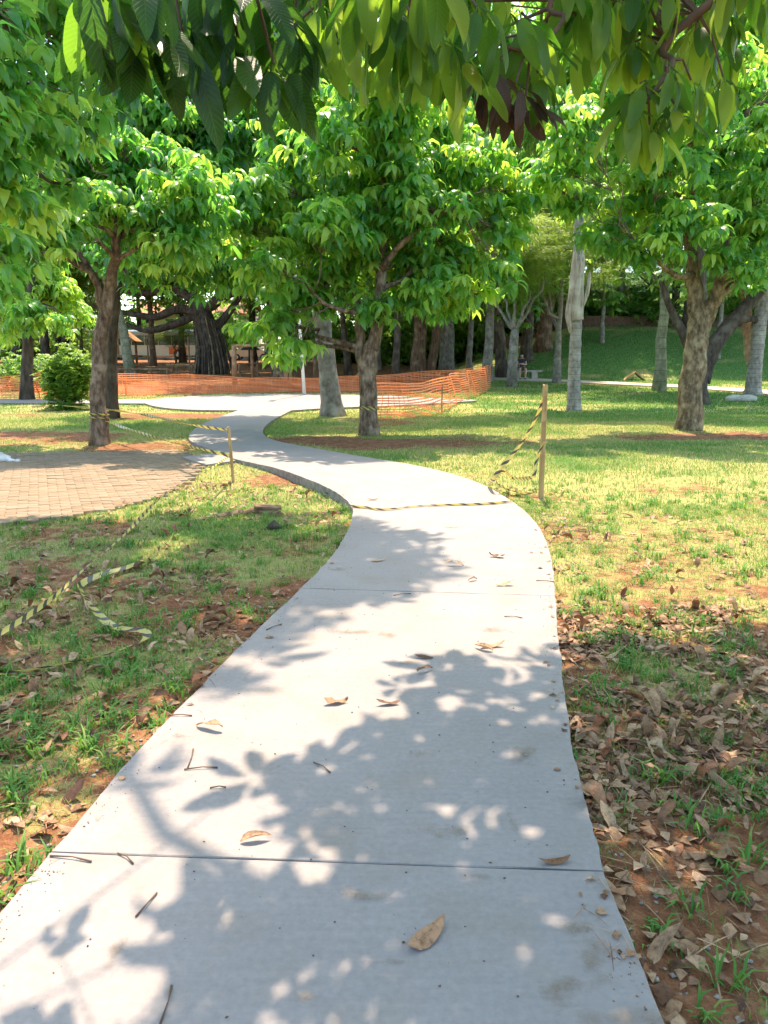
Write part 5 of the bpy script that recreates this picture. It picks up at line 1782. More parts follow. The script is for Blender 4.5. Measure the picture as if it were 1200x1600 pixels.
ex_p = np.array([e[0] + np.array([math.cos(e[1]) * .035, math.sin(e[1]) * .035, -.03]) for e in extra])
rs2 = np.random.default_rng(19)
V, F, U, t = scatter([(a_, f_, u_, np.full(len(a_), .02 + .8 * (i / 7) ** 2)) for i, (a_, f_, u_) in enumerate(NEARLEAF)], ex_p, np.array([e[3] for e in extra]), np.array([e[2] for e in extra]) * rs2.uniform(.6, 1.0, len(extra)), np.array([e[1] for e in extra]), rs2.uniform(.05, .75, len(extra)), rs2.uniform(-.1, .2, len(extra)))
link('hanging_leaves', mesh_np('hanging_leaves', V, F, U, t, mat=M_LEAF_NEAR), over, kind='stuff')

# ------------------------------------------------------------------ grass
def blades(n_try, y0, y1, hmin, hmax, wd, seed, quads=2, spread=.60, clump=True):
    rs = np.random.default_rng(seed)
    u = rs.random(n_try)
    y = np.sqrt(y0 ** 2 + u * (y1 ** 2 - y0 ** 2))
    x = (rs.random(n_try) * 2 - 1) * (spread * y + .7)
    if clump:
        cx = x + rs.normal(0, .02, n_try)
    g = grass_weight(x, y)
    f = fbm(x * 3.1, y * 3.1, 91)
    keep = rs.random(n_try) < np.clip((g - .18) * 1.5 + 1.1 * (f - .5), 0.0, 1)
    keep &= ~on_hard(x, y) & ~inside(BRICKP, x, y)
    x, y, g = x[keep], y[keep], g[keep]
    n = len(x)
    z = H(x, y)
    h = rs.uniform(hmin, hmax, n) * (.55 + .6 * g)
    a = rs.uniform(0, 6.28, n)
    le = rs.uniform(.25, 1.1, n) * h
    dx, dy = np.cos(a), np.sin(a)
    wx, wy = -dy * wd * .5, dx * wd * .5
    base = np.stack([x, y, z - .012], 1)
    w3 = np.stack([wx, wy, np.zeros(n)], 1)
    mid = base + np.stack([dx * le * .3, dy * le * .3, h * .62], 1)
    tip = base + np.stack([dx * le, dy * le, h * .95 + .01], 1)
    dry = np.clip(.46 - .20 * smooth(17, 24, y) - .2 * smooth(40, 44, y) + .65 * (fbm(x * .8, y * .8, 17) - .5) + rs.normal(0, .22, n) + .30 * (.75 - g), 0, 1)
    dry = np.where(rs.random(n) < .16, .95, dry)
    if quads == 2:
        V = np.stack([base - w3, base + w3, mid + w3 * .8, mid - w3 * .8, tip + w3 * .12, tip - w3 * .12], 1).reshape(-1, 3)
        i = np.arange(n)[:, None] * 6
        F = np.concatenate([i + [[0, 1, 2, 3]], i + [[3, 2, 4, 5]]])
        T = np.repeat(dry, 6)
    else:
        V = np.stack([base - w3, base + w3, tip + w3 * .3, tip - w3 * .3], 1).reshape(-1, 3)
        F = np.arange(n)[:, None] * 4 + [[0, 1, 2, 3]]
        T = np.repeat(dry, 4)
    return V, F, T


def clumps_of_grass(n, seed):
    rs = np.random.default_rng(seed)
    m = n * 12
    y = rs.uniform(1.3, 9.5, m); x = (rs.random(m) * 2 - 1) * (.56 * y + .4)
    ok = (~on_hard(x, y)) & (~inside(BRICKP, x, y)) & (rs.random(m) < np.clip(2.6 * fbm(x * 1.3, y * 1.3, 65) - .75, .05, 1) * np.where((x > .8) & (y < 4.6), .22 + .2 * smooth(2.6, 3.8, y), np.where(x > .8, .3, .5)))
    x, y = x[ok][:n], y[ok][:n]
    n = len(x); q = 16
    X = np.repeat(x, q) + rs.normal(0, .022, n * q); Y = np.repeat(y, q) + rs.normal(0, .022, n * q)
    h = np.repeat(rs.uniform(.035, .10, n), q) * rs.uniform(.5, 1.1, n * q)
    a = rs.uniform(0, 6.28, n * q); le = h * rs.uniform(.4, 1.5, n * q)
    dx, dy = np.cos(a), np.sin(a); wd = np.repeat(rs.uniform(.004, .009, n), q)
    ok = ~on_hard(X, Y)
    X, Y, h, a, le, dx, dy, wd = [z_[ok] for z_ in (X, Y, h, a, le, dx, dy, wd)]
    base = np.stack([X, Y, H(X, Y) - .008], 1); w3 = np.stack([-dy * wd * .5, dx * wd * .5, 0 * wd], 1)
    mid = base + np.stack([dx * le * .4, dy * le * .4, h * .75], 1); tip = base + np.stack([dx * le, dy * le, h * .8], 1)
    V = np.stack([base - w3, base + w3, mid + w3, mid - w3, tip + w3 * .1, tip - w3 * .1], 1).reshape(-1, 3)
    i = np.arange(len(X))[:, None] * 6
    return V, np.concatenate([i + [[0, 1, 2, 3]], i + [[3, 2, 4, 5]]]), np.repeat(np.clip(rs.normal(.22, .18, len(X)), 0, 1), 6)


parts = [blades(190000, 1.0, 8, .015, .050, .0055, 1), blades(240000, 8, 21, .018, .05, .012, 2, 1), blades(200000, 21, 57, .03, .07, .03, 3, 1), clumps_of_grass(1200, 4)]
n = 0
Vs, Fs, Ts = [], [], []
for V, F, T in parts:
    Vs.append(V); Fs.append(F + n); Ts.append(T); n += len(V)
link('grass', mesh_np('grass', np.vstack(Vs), np.vstack(Fs), tint=np.concatenate(Ts), mat=M_GRASS), kind='stuff')

# ------------------------------------------------------------------ fallen leaves
DRY = []
for s in range(16):
    rs_ = random.Random(600 + s)
    V, F, U = leaf_np(.15, .030 * rs_.uniform(.6, 1.3), 6, 2, rs_.uniform(.0, .5), rs_.uniform(.1, 1.3) * (1 if s % 3 else 1.6), fold=rs_.choice((.05, .15, .3, .7, 1.1)), wave=rs_.choice((.1, .25, .45)), ph=rs_.uniform(0, 6), side=rs_.uniform(-.25, .25))
    V = V - V.mean(0); V[:, 2] -= V[:, 2].min()
    if s % 2:
        V[:, 2] = V[:, 2].max() - V[:, 2]
    DRY.append((V, F, U, np.zeros(len(V))))
DRYM = [mesh_np('dry_leaf', *d[:3], d[3], mat=M_DRY) for d in DRY]


def sample_litter(n, right, seed):
    rs = np.random.default_rng(seed)
    m = 60 * n
    y = rs.uniform(.9, 7.5, m) if right else rs.uniform(1.2, 9.5, m)
    x = rs.uniform(.6, 4.2, m) if right else rs.uniform(-5.5, .3, m)
    ok = np.abs(x) < .56 * y + .5
    if right:
        xr_ = np.interp(y, Rc[:110, 1], Rc[:110, 0])
        p = np.where(y < 4.6, 1, .10) * (.45 + .55 * np.exp(-np.maximum(0, x - xr_) / .35)) * np.where((y > 3.6) & (y < 4.7) & (x < 2.1), 1.5, .75)
        p = p * np.clip(2.8 * fbm(x * 2.2, y * 2.2, 13) - .85, .04, 1.2) * (.25 + .75 * smooth(1.3, 2.9, y))
    else:
        p = np.where(y < 5.5, .55, .2) * np.clip(2.2 * fbm(x * 2, y * 2, 14) - .45, .08, 1)
    ok &= rs.random(m) < p
    x, y = x[ok], y[ok]
    ok = ~(on_hard(x, y) | inside(BRICKP, x, y))
    return np.stack([x[ok], y[ok]], 1)[:n]


LR = sample_litter(560, True, 3)
LL = sample_litter(560, False, 4)
LIT = [(p, True) for p in LR] + [(p, False) for p in LL]
LIT.sort(key=lambda q: q[0][1] + (0 if abs(q[0][0]) < .47 * q[0][1] + .35 else 50))
rs = random.Random(31)
GR, GL = 'dry leaves littering the soil right of the path', 'dry leaves scattered over the verge left of the path'
joined = []
for i, (p, right) in enumerate(LIT):
    z = float(H(p[0], p[1])) + rs.uniform(.0, .02)
    if i < 270:
        link('dry_leaf', DRYM[rs.randrange(16)], loc=(p[0], p[1], z), rot=(rs.uniform(-.4, .4), rs.uniform(-.4, .4), rs.uniform(0, 6.28)), scale=.36 + .56 * rs.random() ** 1.4,
             label='curled tan dry leaf in the thick litter on red soil right of the path' if right else 'curled tan dry leaf among grass tufts on the verge left of the path',
             category='dry leaf', group=GR if right else GL)
    else:
        joined.append((p[0], p[1], z))
joined = np.array(joined)
nj = len(joined)
rs2 = np.random.default_rng(8)
V, F, U, t = scatter(DRY, joined, rs2.integers(0, 16, nj), rs2.uniform(.35, .8, nj), rs2.uniform(0, 6.28, nj), rs2.normal(0, .3, nj), rs2.random(nj))
link('leaf_litter', mesh_np('leaf_litter', V, F, U, t, mat=M_DRY), kind='stuff')

# small broken bits of leaf, straw and twig between the whole leaves
fr = np.vstack([sample_litter(4200, True, 31), sample_litter(3000, False, 32)])
nf = len(fr)
rs2 = np.random.default_rng(41)
BIT = []
for i in range(4):
    v_, f_, u_ = leaf_np(.05, .012 + .005 * i, 2, 1, .3, .8, fold=.3)
    BIT.append((v_ - v_.mean(0), f_, u_, np.zeros(len(v_))))
for i in range(3):
    v_, f_, u_ = leaf_np(.10 + .05 * i, .0022, 3, 1, .1, .3, fold=.8)
    BIT.append((v_ - v_.mean(0), f_, u_, np.zeros(len(v_))))
V, F, U, t = scatter(BIT, np.stack([fr[:, 0], fr[:, 1], H(fr[:, 0], fr[:, 1]) + rs2.uniform(.004, .02, nf)], 1), rs2.integers(0, 7, nf), rs2.uniform(.5, 1.3, nf), rs2.uniform(0, 6.28, nf), rs2.normal(0, .25, nf), rs2.random(nf))
link('leaf_fragments', mesh_np('leaf_fragments', V, F, U, t, mat=M_DRY), kind='stuff')

# bits blown onto the slab borders
q = []
rs2 = np.random.default_rng(52)
for C, sgn, cnt in ((Rc[8:96], -1, 90), (Lc[8:96], 1, 50)):
    for _ in range(cnt):
        i = rs2.integers(0, len(C) - 1)
        t_ = C[i + 1] - C[i]; t_ = t_ / (np.linalg.norm(t_) + 1e-9)
        q.append(np.append(C[i] + (C[i + 1] - C[i]) * rs2.random() + np.array([t_[1], -t_[0]]) * sgn * (.01 + abs(rs2.normal(0, .05))), .004))
q = np.array(q); nq = len(q)
V, F, U, t = scatter(BIT, q, rs2.integers(0, 7, nq), rs2.uniform(.25, .8, nq), rs2.uniform(0, 6.28, nq), rs2.normal(0, .08, nq), rs2.random(nq))
link('leaf_fragments', mesh_np('leaf_fragments', V, F, U, t, mat=M_DRY), kind='stuff')

PL = [  # leaves lying on the path: u, v, size, label
    (668, 1462, 1.05, 'large olive brown dry leaf lying alone on the nearest path slab'), (866, 1346, .75, 'dark brown curled leaf lying on the nearest joint near the right edge'),
    (399, 1312, .7, 'small upright brown leaf in the shade left of the path centre'), (327, 1138, 1.0, 'long reddish brown leaf by the left edge of the path'), (525, 1098, .8, 'tan curled leaf in the sunlit middle of the path'),
    (606, 1100, .8, 'slender tan leaf at the edge of the leafy shade on the path'), (664, 1048, .7, 'brown leaf with a long stalk at the upper end of the leafy shade'), (662, 1027, .7, 'thin dark curled leaf just above the stalked leaf'),
    (770, 1010, 1.0, 'upright pink brown leaf at the shade edge near the right side of the path'), (756, 1014, .8, 'flat tan leaf touching the upright pink brown leaf'), (710, 883, 1.0, 'brown leaf in the sun beyond the second joint'),
    (776, 870, .9, 'reddish leaf near the right side far along the sunny path'), (790, 914, 1.0, 'tan leaf just before the second joint near the right side'), (738, 907, .6, 'tiny reddish leaf fragment near the second joint'),
    (591, 876, .8, 'small dark leaf standing in the shade patch beyond the second joint'), (582, 781, .9, 'small brown leaf just beyond the tape laid across the path')]
FLAT = np.argsort([np.ptp(d[0][:, 2]) for d in DRY])[:7]
for i, (u, v, s, lab) in enumerate(PL):
    p = flat(u, v, .004)
    link('dry_leaf', DRYM[FLAT[i % 7]], loc=p, rot=(rs.uniform(-.1, .1), rs.uniform(-.1, .1), rs.uniform(-.6, .6) + (math.pi if i % 2 else 0)), scale=s * .9, label=lab, category='dry leaf', group='dry leaves lying on the concrete path')

TW = [(78, 1337, 143, 1346, 'thick dark twig at the left end of the nearest joint'), (184, 1333, 208, 1349, 'short twig crossing the nearest joint line'), (212, 1432, 245, 1395, 'straight reddish twig lying diagonally in the sun'),
      (250, 1600, 268, 1540, 'dark curved twig at the bottom edge in shade'), (288, 1202, 340, 1199, 'thin twig lying crosswise on the sunny left side of the path'), (293, 1200, 302, 1170, 'thin upright twig meeting the crosswise twig'),
      (328, 1231, 353, 1230, 'tiny twig below the crosswise twig'), (490, 1191, 516, 1207, 'thin dark twig at the ragged shade edge'), (262, 1118, 300, 1118, 'pale twig poking onto the left edge of the path'),
      (615, 930, 642, 927, 'thin twig by the second joint in the sun'), (788, 963, 815, 965, 'dark twig on the right side beyond the leafy shade'), (838, 907, 866, 909, 'dark twig at the right edge above the second joint'), (416, 984, 440, 975, 'thin twig near the left edge in the far shade')]
for (u0, v0, u1, v1, lab) in TW:
    a, c = flat(u0, v0, .004), flat(u1, v1, .004)
    m_ = (a + c) / 2 + np.array([.004, .004, .004])
    MB().tube([np.zeros(3), m_ - a, c - a], [.0030, .0019, .0032], 6).build('twig', M_TWIG, loc=a, label=lab, category='twig', smooth_shade=True, group='twigs fallen on the concrete path')

# stone chips along the path edge and specks of dirt on the slabs
rs2 = np.random.default_rng(77)
V0 = np.array([(1, 0, 0), (-1, 0, 0), (0, 1, 0), (0, -1, 0), (0, 0, .6), (0, 0, -.6)], float)
F0 = np.array([(0, 2, 4), (2, 1, 4), (1, 3, 4), (3, 0, 4), (2, 0, 5), (1, 2, 5), (3, 1, 5), (0, 3, 5)])


def chips(pts, smin, smax, name, mat):
    n = len(pts)
    sc = rs2.uniform(smin, smax, n)
    J = V0[None] * sc[:, None, None] * rs2.uniform(.6, 1.4, (n, 6, 3))
    a = rs2.uniform(0, 6.28, n)
    X = J[..., 0] * np.cos(a)[:, None] - J[..., 1] * np.sin(a)[:, None]
    Y = J[..., 0] * np.sin(a)[:, None] + J[..., 1] * np.cos(a)[:, None]
    V = np.stack([X, Y, J[..., 2]], -1) + pts[:, None, :]
    F = F0[None] + (np.arange(n) * 6)[:, None, None]
    link(name, mesh_np(name, V.reshape(-1, 3), F.reshape(-1, 3), smooth_shade=False, mat=mat), kind='stuff')


pts = []
for C, sgn, cnt in ((Rc[8:120], 1, 650), (Lc[8:130], -1, 650)):
    for _ in range(cnt):
        i = rs2.integers(0, len(C) - 1)
        t = C[i + 1] - C[i]; t = t / (np.linalg.norm(t) + 1e-9)
        nrm = np.array([t[1], -t[0]]) * sgn
        q = C[i] + (C[i + 1] - C[i]) * rs2.random() + nrm * (.03 + abs(rs2.normal(0, .22)))
        if not on_hard(q[:1], q[1:])[0]:
            pts.append((q[0], q[1], float(H(q[0], q[1])) + .004))
k = G(870, 815)
for _ in range(450):
    q = k[:2] + rs2.normal(0, 1, 2) * [.35, .7]
    if not on_hard(q[:1], q[1:])[0]:
        pts.append((q[0], q[1], float(H(q[0], q[1])) + .004))
pts = [p_ for p_ in pts if p_[1] > 2.6 or rs2.random() < .3]
chips(np.array(pts), .004, .012, 'gravel', M_CHIP)
pts = []
while len(pts) < 420:
    y = rs2.uniform(1.2, 7.5); x = rs2.uniform(-1.6, 1.8)
    if inside(PATH_POLY, np.array([x]), np.array([y]))[0]:
        pts.append((x, y, .002))
chips(np.array(pts), .001, .0045, 'dirt_crumbs', M_TWIG)
pts = []
for C, sgn, cnt in ((Rc[8:112], -1, 500), (Lc[8:112], 1, 400)):
    for _ in range(cnt):
        i = rs2.integers(0, len(C) - 1)
        if fbm(C[i, 0] * 2.1 + sgn, C[i, 1] * 2.1, 88) < .47:
            continue
        t = C[i + 1] - C[i]; t = t / (np.linalg.norm(t) + 1e-9)
        q = C[i] + (C[i + 1] - C[i]) * rs2.random() + np.array([t[1], -t[0]]) * sgn * (.012 + abs(rs2.normal(0, .045)))
        pts.append((q[0], q[1], .001))
chips(np.array(pts), .0008, .0035, 'soil_crumbs', mat_plain('soil_crumb', (0.20, 0.10, 0.055), .95, .3, 30))

# ------------------------------------------------------------------ small things
# mound with a broken root on the left verge
p = G(412, 806)
root = thing('tree_stump', 'low weathered stump with a flat root lying in the grass left of the path', 'stump', p)
MB().tube([(-.26, -.02, .0), (-.1, .03, .025), (.08, 0, .03), (.2, -.03, .0)], [.03, .06, .065, .03], 9, wob=.2).build('wood', M_WOOD_DARK, root, smooth_shade=True)
MB().tube([(-.2, -.05, .03), (-.5, -.25, .02), (-.85, -.5, -.01)], [.05, .035, .02], 7, wob=.15).build('root', M_BARK, root, smooth_shade=True)
MB().box((.04, .02, .092), (.27, .15, .02), rz=.2, ry=.1).build('plank', M_WOOD_DARK, root)
p = G(428, 830)
mb = MB().tube([(-.06, 0, .02), (0, .01, .06), (.06, 0, .02)], [.02, .05, .02], 8, wob=.25)
mb.build('wood_chunk', M_BARK_DARK, loc=p, smooth_shade=True, label='small dark chunk of wood in the grass below the stump', category='wood')

# white sack on the bricks
p = G(5, 722)
root = thing('white_sack', 'crumpled white sack lying on the brick paving at the left edge', 'sack', p)
mb = MB()
P = []
rs = random.Random(8)
nu, nv = 14, 8
for i in range(nv + 1):
    for j in range(nu):
        a = j * 2 * math.pi / nu; e = -math.pi / 2 + math.pi * i / nv
        r = 1 + .22 * rs.uniform(-1, 1)
        P.append((math.cos(a) * math.cos(e) * .19 * r - .08, math.sin(a) * math.cos(e) * .13 * r, .05 + max(-.05, math.sin(e) * .085 * r)))
mb.add(P, [(i * nu + j, i * nu + (j + 1) % nu, (i + 1) * nu + (j + 1) % nu, (i + 1) * nu + j) for i in range(nv) for j in range(nu)])
mb.build('bag', M_BAG, root, smooth_shade=True)
mb = MB().tube([(.06, -.02, .05), (.14, -.05, .03), (.2, -.04, .02), (.26, -.07, .025)], [.05, .035, .02, .04], 9, wob=.2)
mb.build('gathered_neck', M_BAG, root, smooth_shade=True)

# fallen stick near the shrub
p = G(50, 637)
MB().tube([(0, 0, .03), (.35, .03, .05), (.8, .02, .03)], [.03, .025, .02], 6).build('fallen_branch', M_WOOD, loc=p, label='pale stick lying on the lawn left of the round shrub', category='stick')

# wedge of wood by the footway
p = G(990, 594)
root = thing('wooden_shelter', 'small tent shaped wooden block beside the far footway', 'shelter', p)
MB().box((-.26, 0, .22), (.05, .5, .72), ry=R(52)).build('side', M_WOOD, root)
MB().box((.28, 0, .22), (.05, .5, .72), ry=R(-52)).build('side', M_WOOD, root)

# ------------------------------------------------------------------ bench and seated person
p = G(822, 593)
p = GD(822, max(36.5, p[1]))
bench = thing('concrete_bench', 'pale concrete bench beside the far footway under the dark trunks', 'bench', p)
MB().box((0, 0, .45), (1.65, .45, .09)).build('seat', M_CONC_OLD, bench)
for s in (-.55, .42):
    MB().box((s, 0, .2), (.32, .38, .41)).build('leg', M_CONC_OLD, bench)


def skin_mesh(name, verts, edges, radii, mat, parent, root_i=0, sub=2, props=None):
    me = bpy.data.meshes.new(name)
    me.from_pydata(verts, edges, [])
    o = link(name, me, parent)
    m = o.modifiers.new('skin', 'SKIN')
    m.use_smooth_shade = True
    for i, r in enumerate(radii):
        sv = me.skin_vertices[0].data[i]
        sv.radius = (r, r) if np.isscalar(r) else r
        sv.use_root = (i == root_i)
    s = o.modifiers.new('sub', 'SUBSURF'); s.levels = sub; s.render_levels = sub
    me.materials.append(mat)
    return o


pp = p + np.array([-.28, -.05, .0])
person = thing('person', 'seated person in dark shirt and shorts with arms folded on the concrete bench', 'person', pp)
# body: pelvis 0, belly1, chest2, neck3, head4, headtop5
bv = [(0, .02, .58), (0, .03, .75), (0, .03, .98), (0, .0, 1.13), (0, -.02, 1.24), (0, -.015, 1.32),
      (-.19, .02, 1.06), (-.25, -.05, .82), (-.05, -.24, .84), (.10, -.22, .86),     # left arm folded
      (.19, .02, 1.06), (.25, -.05, .80), (.05, -.26, .80), (-.10, -.23, .81),       # right arm
      (-.11, -.04, .56), (-.15, -.42, .54), (-.15, -.44, .12), (-.15, -.56, .06),
      (.11, -.04, .56), (.17, -.40, .54), (.13, -.48, .12), (.13, -.60, .06)]
be = [(0, 1), (1, 2), (2, 3), (3, 4), (4, 5), (2, 6), (6, 7), (7, 8), (8, 9), (2, 10), (10, 11), (11, 12), (12, 13), (0, 14), (14, 15), (15, 16), (16, 17), (0, 18), (18, 19), (19, 20), (20, 21)]
br = [.14, .15, .15, .06, .095, .08, .07, .05, .04, .035, .07, .05, .04, .035, .095, .07, .042, .035, .095, .07, .042, .035]
skin_mesh('body', bv, be, br, M_SKIN, person)
skin_mesh('shirt', [(0, .02, .60), (0, .03, .76), (0, .03, 1.0), (-.19, .02, 1.06), (-.235, -.02, .92), (.19, .02, 1.06), (.235, -.02, .92), (0, .01, 1.09)],
          [(0, 1), (1, 2), (2, 3), (3, 4), (2, 5), (5, 6), (2, 7)], [.165, .18, .18, .09, .075, .09, .075, .08], M_NAVY, person)
skin_mesh('shorts', [(0, .02, .57), (-.11, -.05, .56), (-.14, -.32, .55), (.11, -.05, .56), (.16, -.31, .55)], [(0, 1), (1, 2), (0, 3), (3, 4)], [.155, .115, .10, .115, .10], M_GREYCLOTH, person)
skin_mesh('hair', [(0, .01, 1.27), (0, .02, 1.34)], [(0, 1)], [.085, .07], M_HAIR, person)
for x, y in ((-.15, -.48), (.13, -.52)):
    skin_mesh('shoe', [(x, y + .05, .05), (x, y - .12, .04)], [(0, 1)], [.055, .045], M_SHOE, person)

# ------------------------------------------------------------------ playground at the back
# wooden frame of round posts
fl = GD(367, 37.5); fr = GD(447, 37.5)
root = thing('timber_gateway', 'frame of rough wooden posts with a cross beam behind the plaza', 'gateway', fl)
dx = fr[0] - fl[0]
MB().tube([(0, 0, -.1), (.02, 0, 1.85)], [.13, .11], 9, wob=.05).build('post', M_WOOD_RED, root, smooth_shade=True)
MB().tube([(dx, 0, -.1), (dx, 0, 1.95)], [.11, .1], 9, wob=.05).build('post', M_WOOD_RED, root, smooth_shade=True)
MB().tube([(dx + .2, .1, -.1), (dx + .18, .1, 1.6)], [.09, .08], 9, wob=.05).build('post', M_WOOD, root, smooth_shade=True)
MB().tube([(-.05, -.02, 1.82), (dx + .25, -.02, 1.9)], [.075, .075], 8, wob=.05).build('beam', M_WOOD_RED, root, smooth_shade=True)

# low log rails
def rail(u0, D0, u1, D1, n, label, h=.55):
    a, c = GD(u0, D0), GD(u1, D1)
    root = thing('log_rail', label, 'low fence', a)
    d = c - a
    for k in range(n + 1):
        q = d * k / n
        q[2] = float(H(a[0] + q[0], a[1] + q[1])) - a[2]
        MB().tube([q + [0, 0, -.1], q + [0, 0, h + .1 * (k % 2)]], .07, 7).build('post', M_WOOD_DARK, root)
    for f in (.35, .95):
        MB().tube([[0, 0, h * f - .02], d + [0, 0, h * f - .02]], .055, 7).build('rail', M_WOOD_DARK, root)


rail(160, 44, 262, 44, 4, 'low dark log rail behind the netting between the slender tree and the banyan')
rail(228, 47, 300, 48, 3, 'short brown log rail just left of the banyan roots')
rail(-40, 40, 40, 42, 3, 'low dark log rail at the far left above the netting')
rail(375, 46, 430, 47, 2, 'low log rail behind the wooden post frame', .8)

# thin playground poles
for (u, D, h, lab) in [(425, 46, 4.2, 'thin dark metal pole right of the wooden frame beam'), (415, 55, 3.4, 'thin dark pole seen through the wooden frame'), (233, 52, 2.2, 'thin dark pole standing beside the playground bushes'),
                       (297, 46, 2.3, 'rusty upright pole beside the banyan roots'), (492, 40, 2.0, 'short brown post left of the pale leaning trunk'), (395, 41, 1.6, 'dark short post under the wooden frame beam')]:
    MB().tube([(0, 0, -.1), (0, 0, h)], .055 if h > 2.1 else .09, 7).build('pole', M_WOOD_DARK if h < 2.4 else M_DARKMETAL, loc=GD(u, D), label=lab, category='pole')
# leaning plank by the pale trunk
a = GD(545, 36); c = GD(565, 36)
MB().tube([(0, 0, .05), (c[0] - a[0] + .15, 0, .9)], .06, 6).build('leaning_log', M_WOOD, loc=a, label='pale log propped aslant right of the pale leaning trunk', category='log')

# play house with slide
b = GD(186, 58)
root = thing('play_house', 'wooden play house with gabled roof and pale slide in the playground', 'play house', b)
for x in (-1.1, 1.1):
    for y in (-.8, .8):
        MB().tube([(x, y, -.1), (x, y, 2.1)], .09, 7).build('post', M_WOOD_DARK, root)
MB().box((0, 0, .95), (2.5, 1.9, .12)).build('platform', M_WOOD_RED, root)
for s in (-1, 1):
    MB().box((s * .75, 0, 2.55), (1.9, 2.2, .08), ry=s * R(38)).build('roof_panel', M_ROOF_TILE if s < 0 else M_WOOD_RED, root)
MB().add([(-1.2, -.9, 2.15), (1.2, -.9, 2.15), (0, -.9, 3.05), (-1.2, -.84, 2.15), (1.2, -.84, 2.15), (0, -.84, 3.05)], [(0, 1, 2), (5, 4, 3), (0, 3, 4, 1), (1, 4, 5, 2), (2, 5, 3, 0)]).build('gable', M_WOOD_RED, root)
for x in np.linspace(-1.0, 1.0, 7):
    MB().box((x, -.85, 1.35), (.09, .05, .7)).build('baluster', M_WHITE if int(x * 3) % 2 else M_WOOD_RED, root)
MB().box((0, -.88, 1.72), (2.3, .06, .08)).build('handrail', M_WOOD_RED, root)
mb = MB()
for s, zo in ((-.32, .0), (.32, .0)):
    pass
q = catmull([(-.9, -1.0, 1.0), (-.85, -1.7, .75), (-.8, -2.4, .3), (-.75, -3.0, .12)], 4)
V = []
for pnt in q:
    V += [pnt + [-.36, 0, .22], pnt + [-.32, 0, 0], pnt + [.32, 0, 0], pnt + [.36, 0, .22], pnt + [.36, 0, -.06], pnt + [-.36, 0, -.06]]
F = [(i * 6 + j, i * 6 + (j + 1) % 6, i * 6 + 6 + (j + 1) % 6, i * 6 + 6 + j) for i in range(len(q) - 1) for j in range(6)]
mb.add(V, F).build('slide', M_SLIDE, root)
for k in range(4):
    MB().box((.7, -1.0 - .18 * (3 - k), .2 + .22 * k), (.8, .12, .05)).build('rung', M_WOOD_RED, root)
# balance bench
b = GD(283, 53)
root = thing('wooden_bench', 'small rustic wooden bench on the brown playground ground', 'bench', b)
MB().box((0, 0, .46), (1.9, .35, .09)).build('seat', M_WOOD, root)
for x in (-.6, .7):
    MB().box((x, 0, .2), (.16, .3, .42)).build('leg', M_WOOD_RED, root)


def wheel(parent, x, y, z, r=.32, w_=.2):
    t = MB().tube([(x, y - w_ / 2, z), (x, y - w_ * .42, z), (x, y + w_ * .42, z), (x, y + w_ / 2, z)], [r * .92, r, r, r * .92], 18).build('wheel', M_RUBBER, parent)
    MB().tube([(x, y - w_ * .52, z), (x, y - w_ * .56, z)], [r * .58, r * .4], 14).build('hub_cap', M_METAL, t)


# bus
b = GD(235, 86)
b[2] += .06
root = thing('city_bus', 'white city bus with dark windows and orange wheel arches parked behind the playground', 'bus', b)
Lb = 12.4
mb = MB()
prof = [(-1.25, .35), (-1.27, 1.2), (-1.22, 2.75), (-1.0, 3.05), (1.0, 3.05), (1.22, 2.75), (1.27, 1.2), (1.25, .35)]
V = [(x, y, z) for x in (-Lb / 2, -Lb / 2 + .12, Lb / 2 - .12, Lb / 2) for (y, z) in [((yy * (1 if abs(x) < Lb / 2 - .01 else .93)), (zz if abs(x) < Lb / 2 - .01 else .4 + (zz - .4) * .95)) for yy, zz in prof]]
F = [(i * 8 + j, i * 8 + (j + 1) % 8, i * 8 + 8 + (j + 1) % 8, i * 8 + 8 + j) for i in range(3) for j in range(8)] + [tuple(range(7, -1, -1)), tuple(range(24, 32))]
mb.add(V, F).build('body', M_WHITE, root)
MB().box((0, -1.255, 2.72), (Lb - .3, .05, .32)).build('roof_band', M_BUS_BLUE, root)
for k in range(8):
    x = -Lb / 2 + 1.0 + k * 1.45
    MB().box((x, -1.27, 1.95), (1.36, .05, 1.02)).build('window', M_GLASS, root)
MB().box((0, -1.285, 1.37), (Lb - .4, .04, .07)).build('trim', M_WHITE, root)
for x in (-3.9, 3.4):
    MB().box((x, -1.285, .85), (1.9, .05, .8)).build('wheel_arch', M_BUS_ORANGE, root)
    wheel(root, x, -1.2, .48, .48, .28)
    wheel(root, x, 1.1, .48, .48, .28)


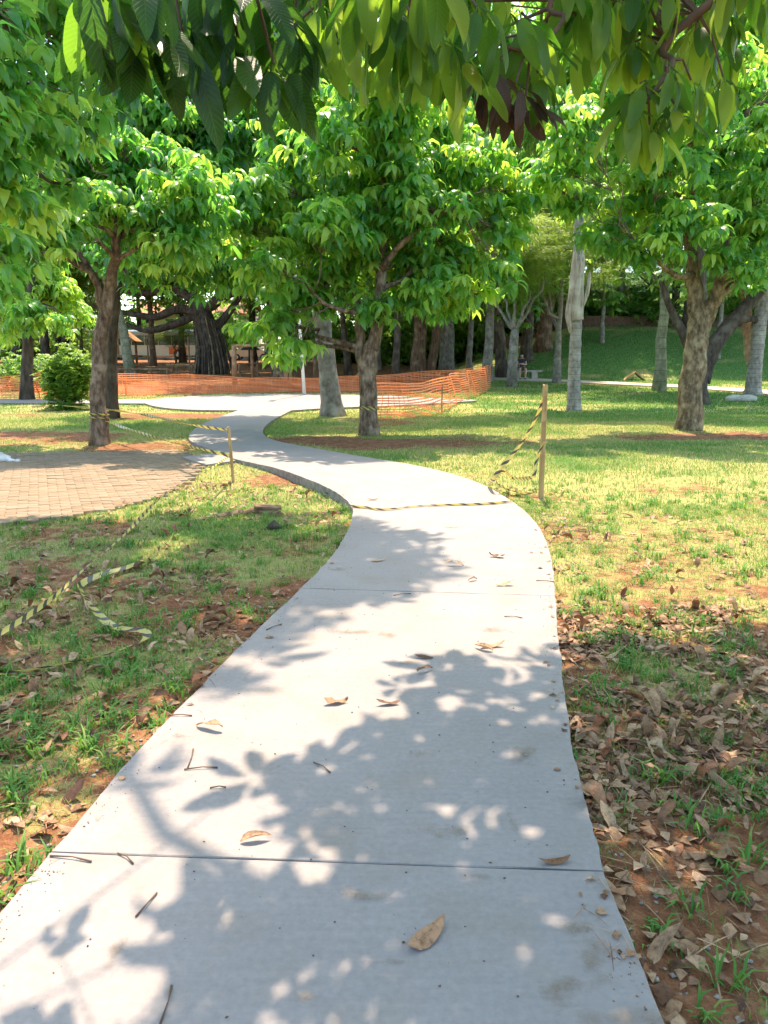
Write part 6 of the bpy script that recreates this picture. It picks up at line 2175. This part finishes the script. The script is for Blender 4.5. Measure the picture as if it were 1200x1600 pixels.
def car(u, D, label, mat, rz=0.0, L=4.3):
    b = GD(u, D); b[2] += .06
    root = thing('parked_car', label, 'car', b, rz)
    k = L / 4.3
    prof = [(-2.15, .35), (-2.15, .75), (-2.0, .92), (-1.2, .98), (-.75, 1.42), (.65, 1.46), (1.35, 1.0), (2.05, .88), (2.15, .65), (2.15, .35)]
    n = len(prof)
    V = []
    for y, sq in ((-.86, .0), (.86, .0)):
        V += [(x * k, y * (1 if z < 1.1 else .82), z) for x, z in prof]
    F = [(i, (i + 1) % n, n + (i + 1) % n, n + i) for i in range(n)] + [tuple(range(n - 1, -1, -1)), tuple(range(n, 2 * n))]
    MB().add(V, F).build('body', mat, root)
    for s in (-1, 1):
        for (x0, x1, x2, x3) in ((-.98, -.62, -.05, -.05), (.05, .05, .6, 1.05)):
            q = [(x0 * k, s * .875, 1.0), (x1 * k, s * .745, 1.36), (x2 * k, s * .745, 1.38), (x3 * k, s * .875, 1.0)]
            q2 = [(a_, b_ - s * .04, c_) for a_, b_, c_ in q]
            MB().add(q + q2, [(0, 1, 2, 3), (7, 6, 5, 4), (0, 4, 5, 1), (1, 5, 6, 2), (2, 6, 7, 3), (3, 7, 4, 0)]).build('window', M_GLASS, root)
        for x in (-1.35, 1.35):
            wheel(root, x * k, s * .80, .32, .32, .2)
    for x, nm in ((-1.02, 'windscreen'), (1.03, 'rear_window')):
        a_ = math.atan2(.44, .45 if x < 0 else -.7)
        MB().box((x * k, 0, 1.2), (.5, 1.25, .03), ry=-(a_)).build(nm, M_GLASS, root)
    for y in (-.6, .6):
        MB().box((-2.15 * k, y, .68), (.06, .3, .14)).build('headlight', M_METAL, root)
    return root


car(393, 80, 'white car parked on the far road behind the wooden frame', M_WHITE)
car(527, 76, 'silver white car parked on the far road right of the pale leaning trunk', M_WHITE, .4)
car(555, 84, 'dark car behind the silver white car on the far road', M_NAVY, .2)
car(62, 84, 'pale car glimpsed through the trees at the far left', M_WHITE)
car(-8, 84, 'light car at the far left edge behind dark shrubs', M_BUS_BLUE)

# pale houses beyond the road
def house(x, y, w_, h, label):
    z = float(H(x, y))
    root = thing('pale_house', label, 'house', (x, y, z))
    MB().box((0, 0, h / 2 - .5), (w_, 7, h + 1)).build('wall', M_CREAM, root)
    for s in (-1, 1):
        MB().box((0, s * 1.95, h + .85), (w_ + .8, 4.3, .2), rx=-s * R(24)).build('roof', M_ROOF_TILE, root)
    for k in range(int(w_ // 3)):
        for fz in ([1.6] if h < 4 else [1.6, 4.4]):
            f_ = MB().box((-w_ / 2 + 1.6 + k * 3, -3.52, fz), (1.3, .08, 1.2)).build('window', M_WHITE, root)
            MB().box((-w_ / 2 + 1.6 + k * 3, -3.57, fz), (1.1, .06, 1.0)).build('pane', M_GLASS, f_)


house(-26, 112, 16, 5.6, 'cream two storey house with tiled roof beyond the bus')
house(6, 110, 14, 5.6, 'cream house glimpsed between trunks beyond the parked cars')
house(-52, 112, 14, 5.6, 'cream house at the far left beyond the trees')
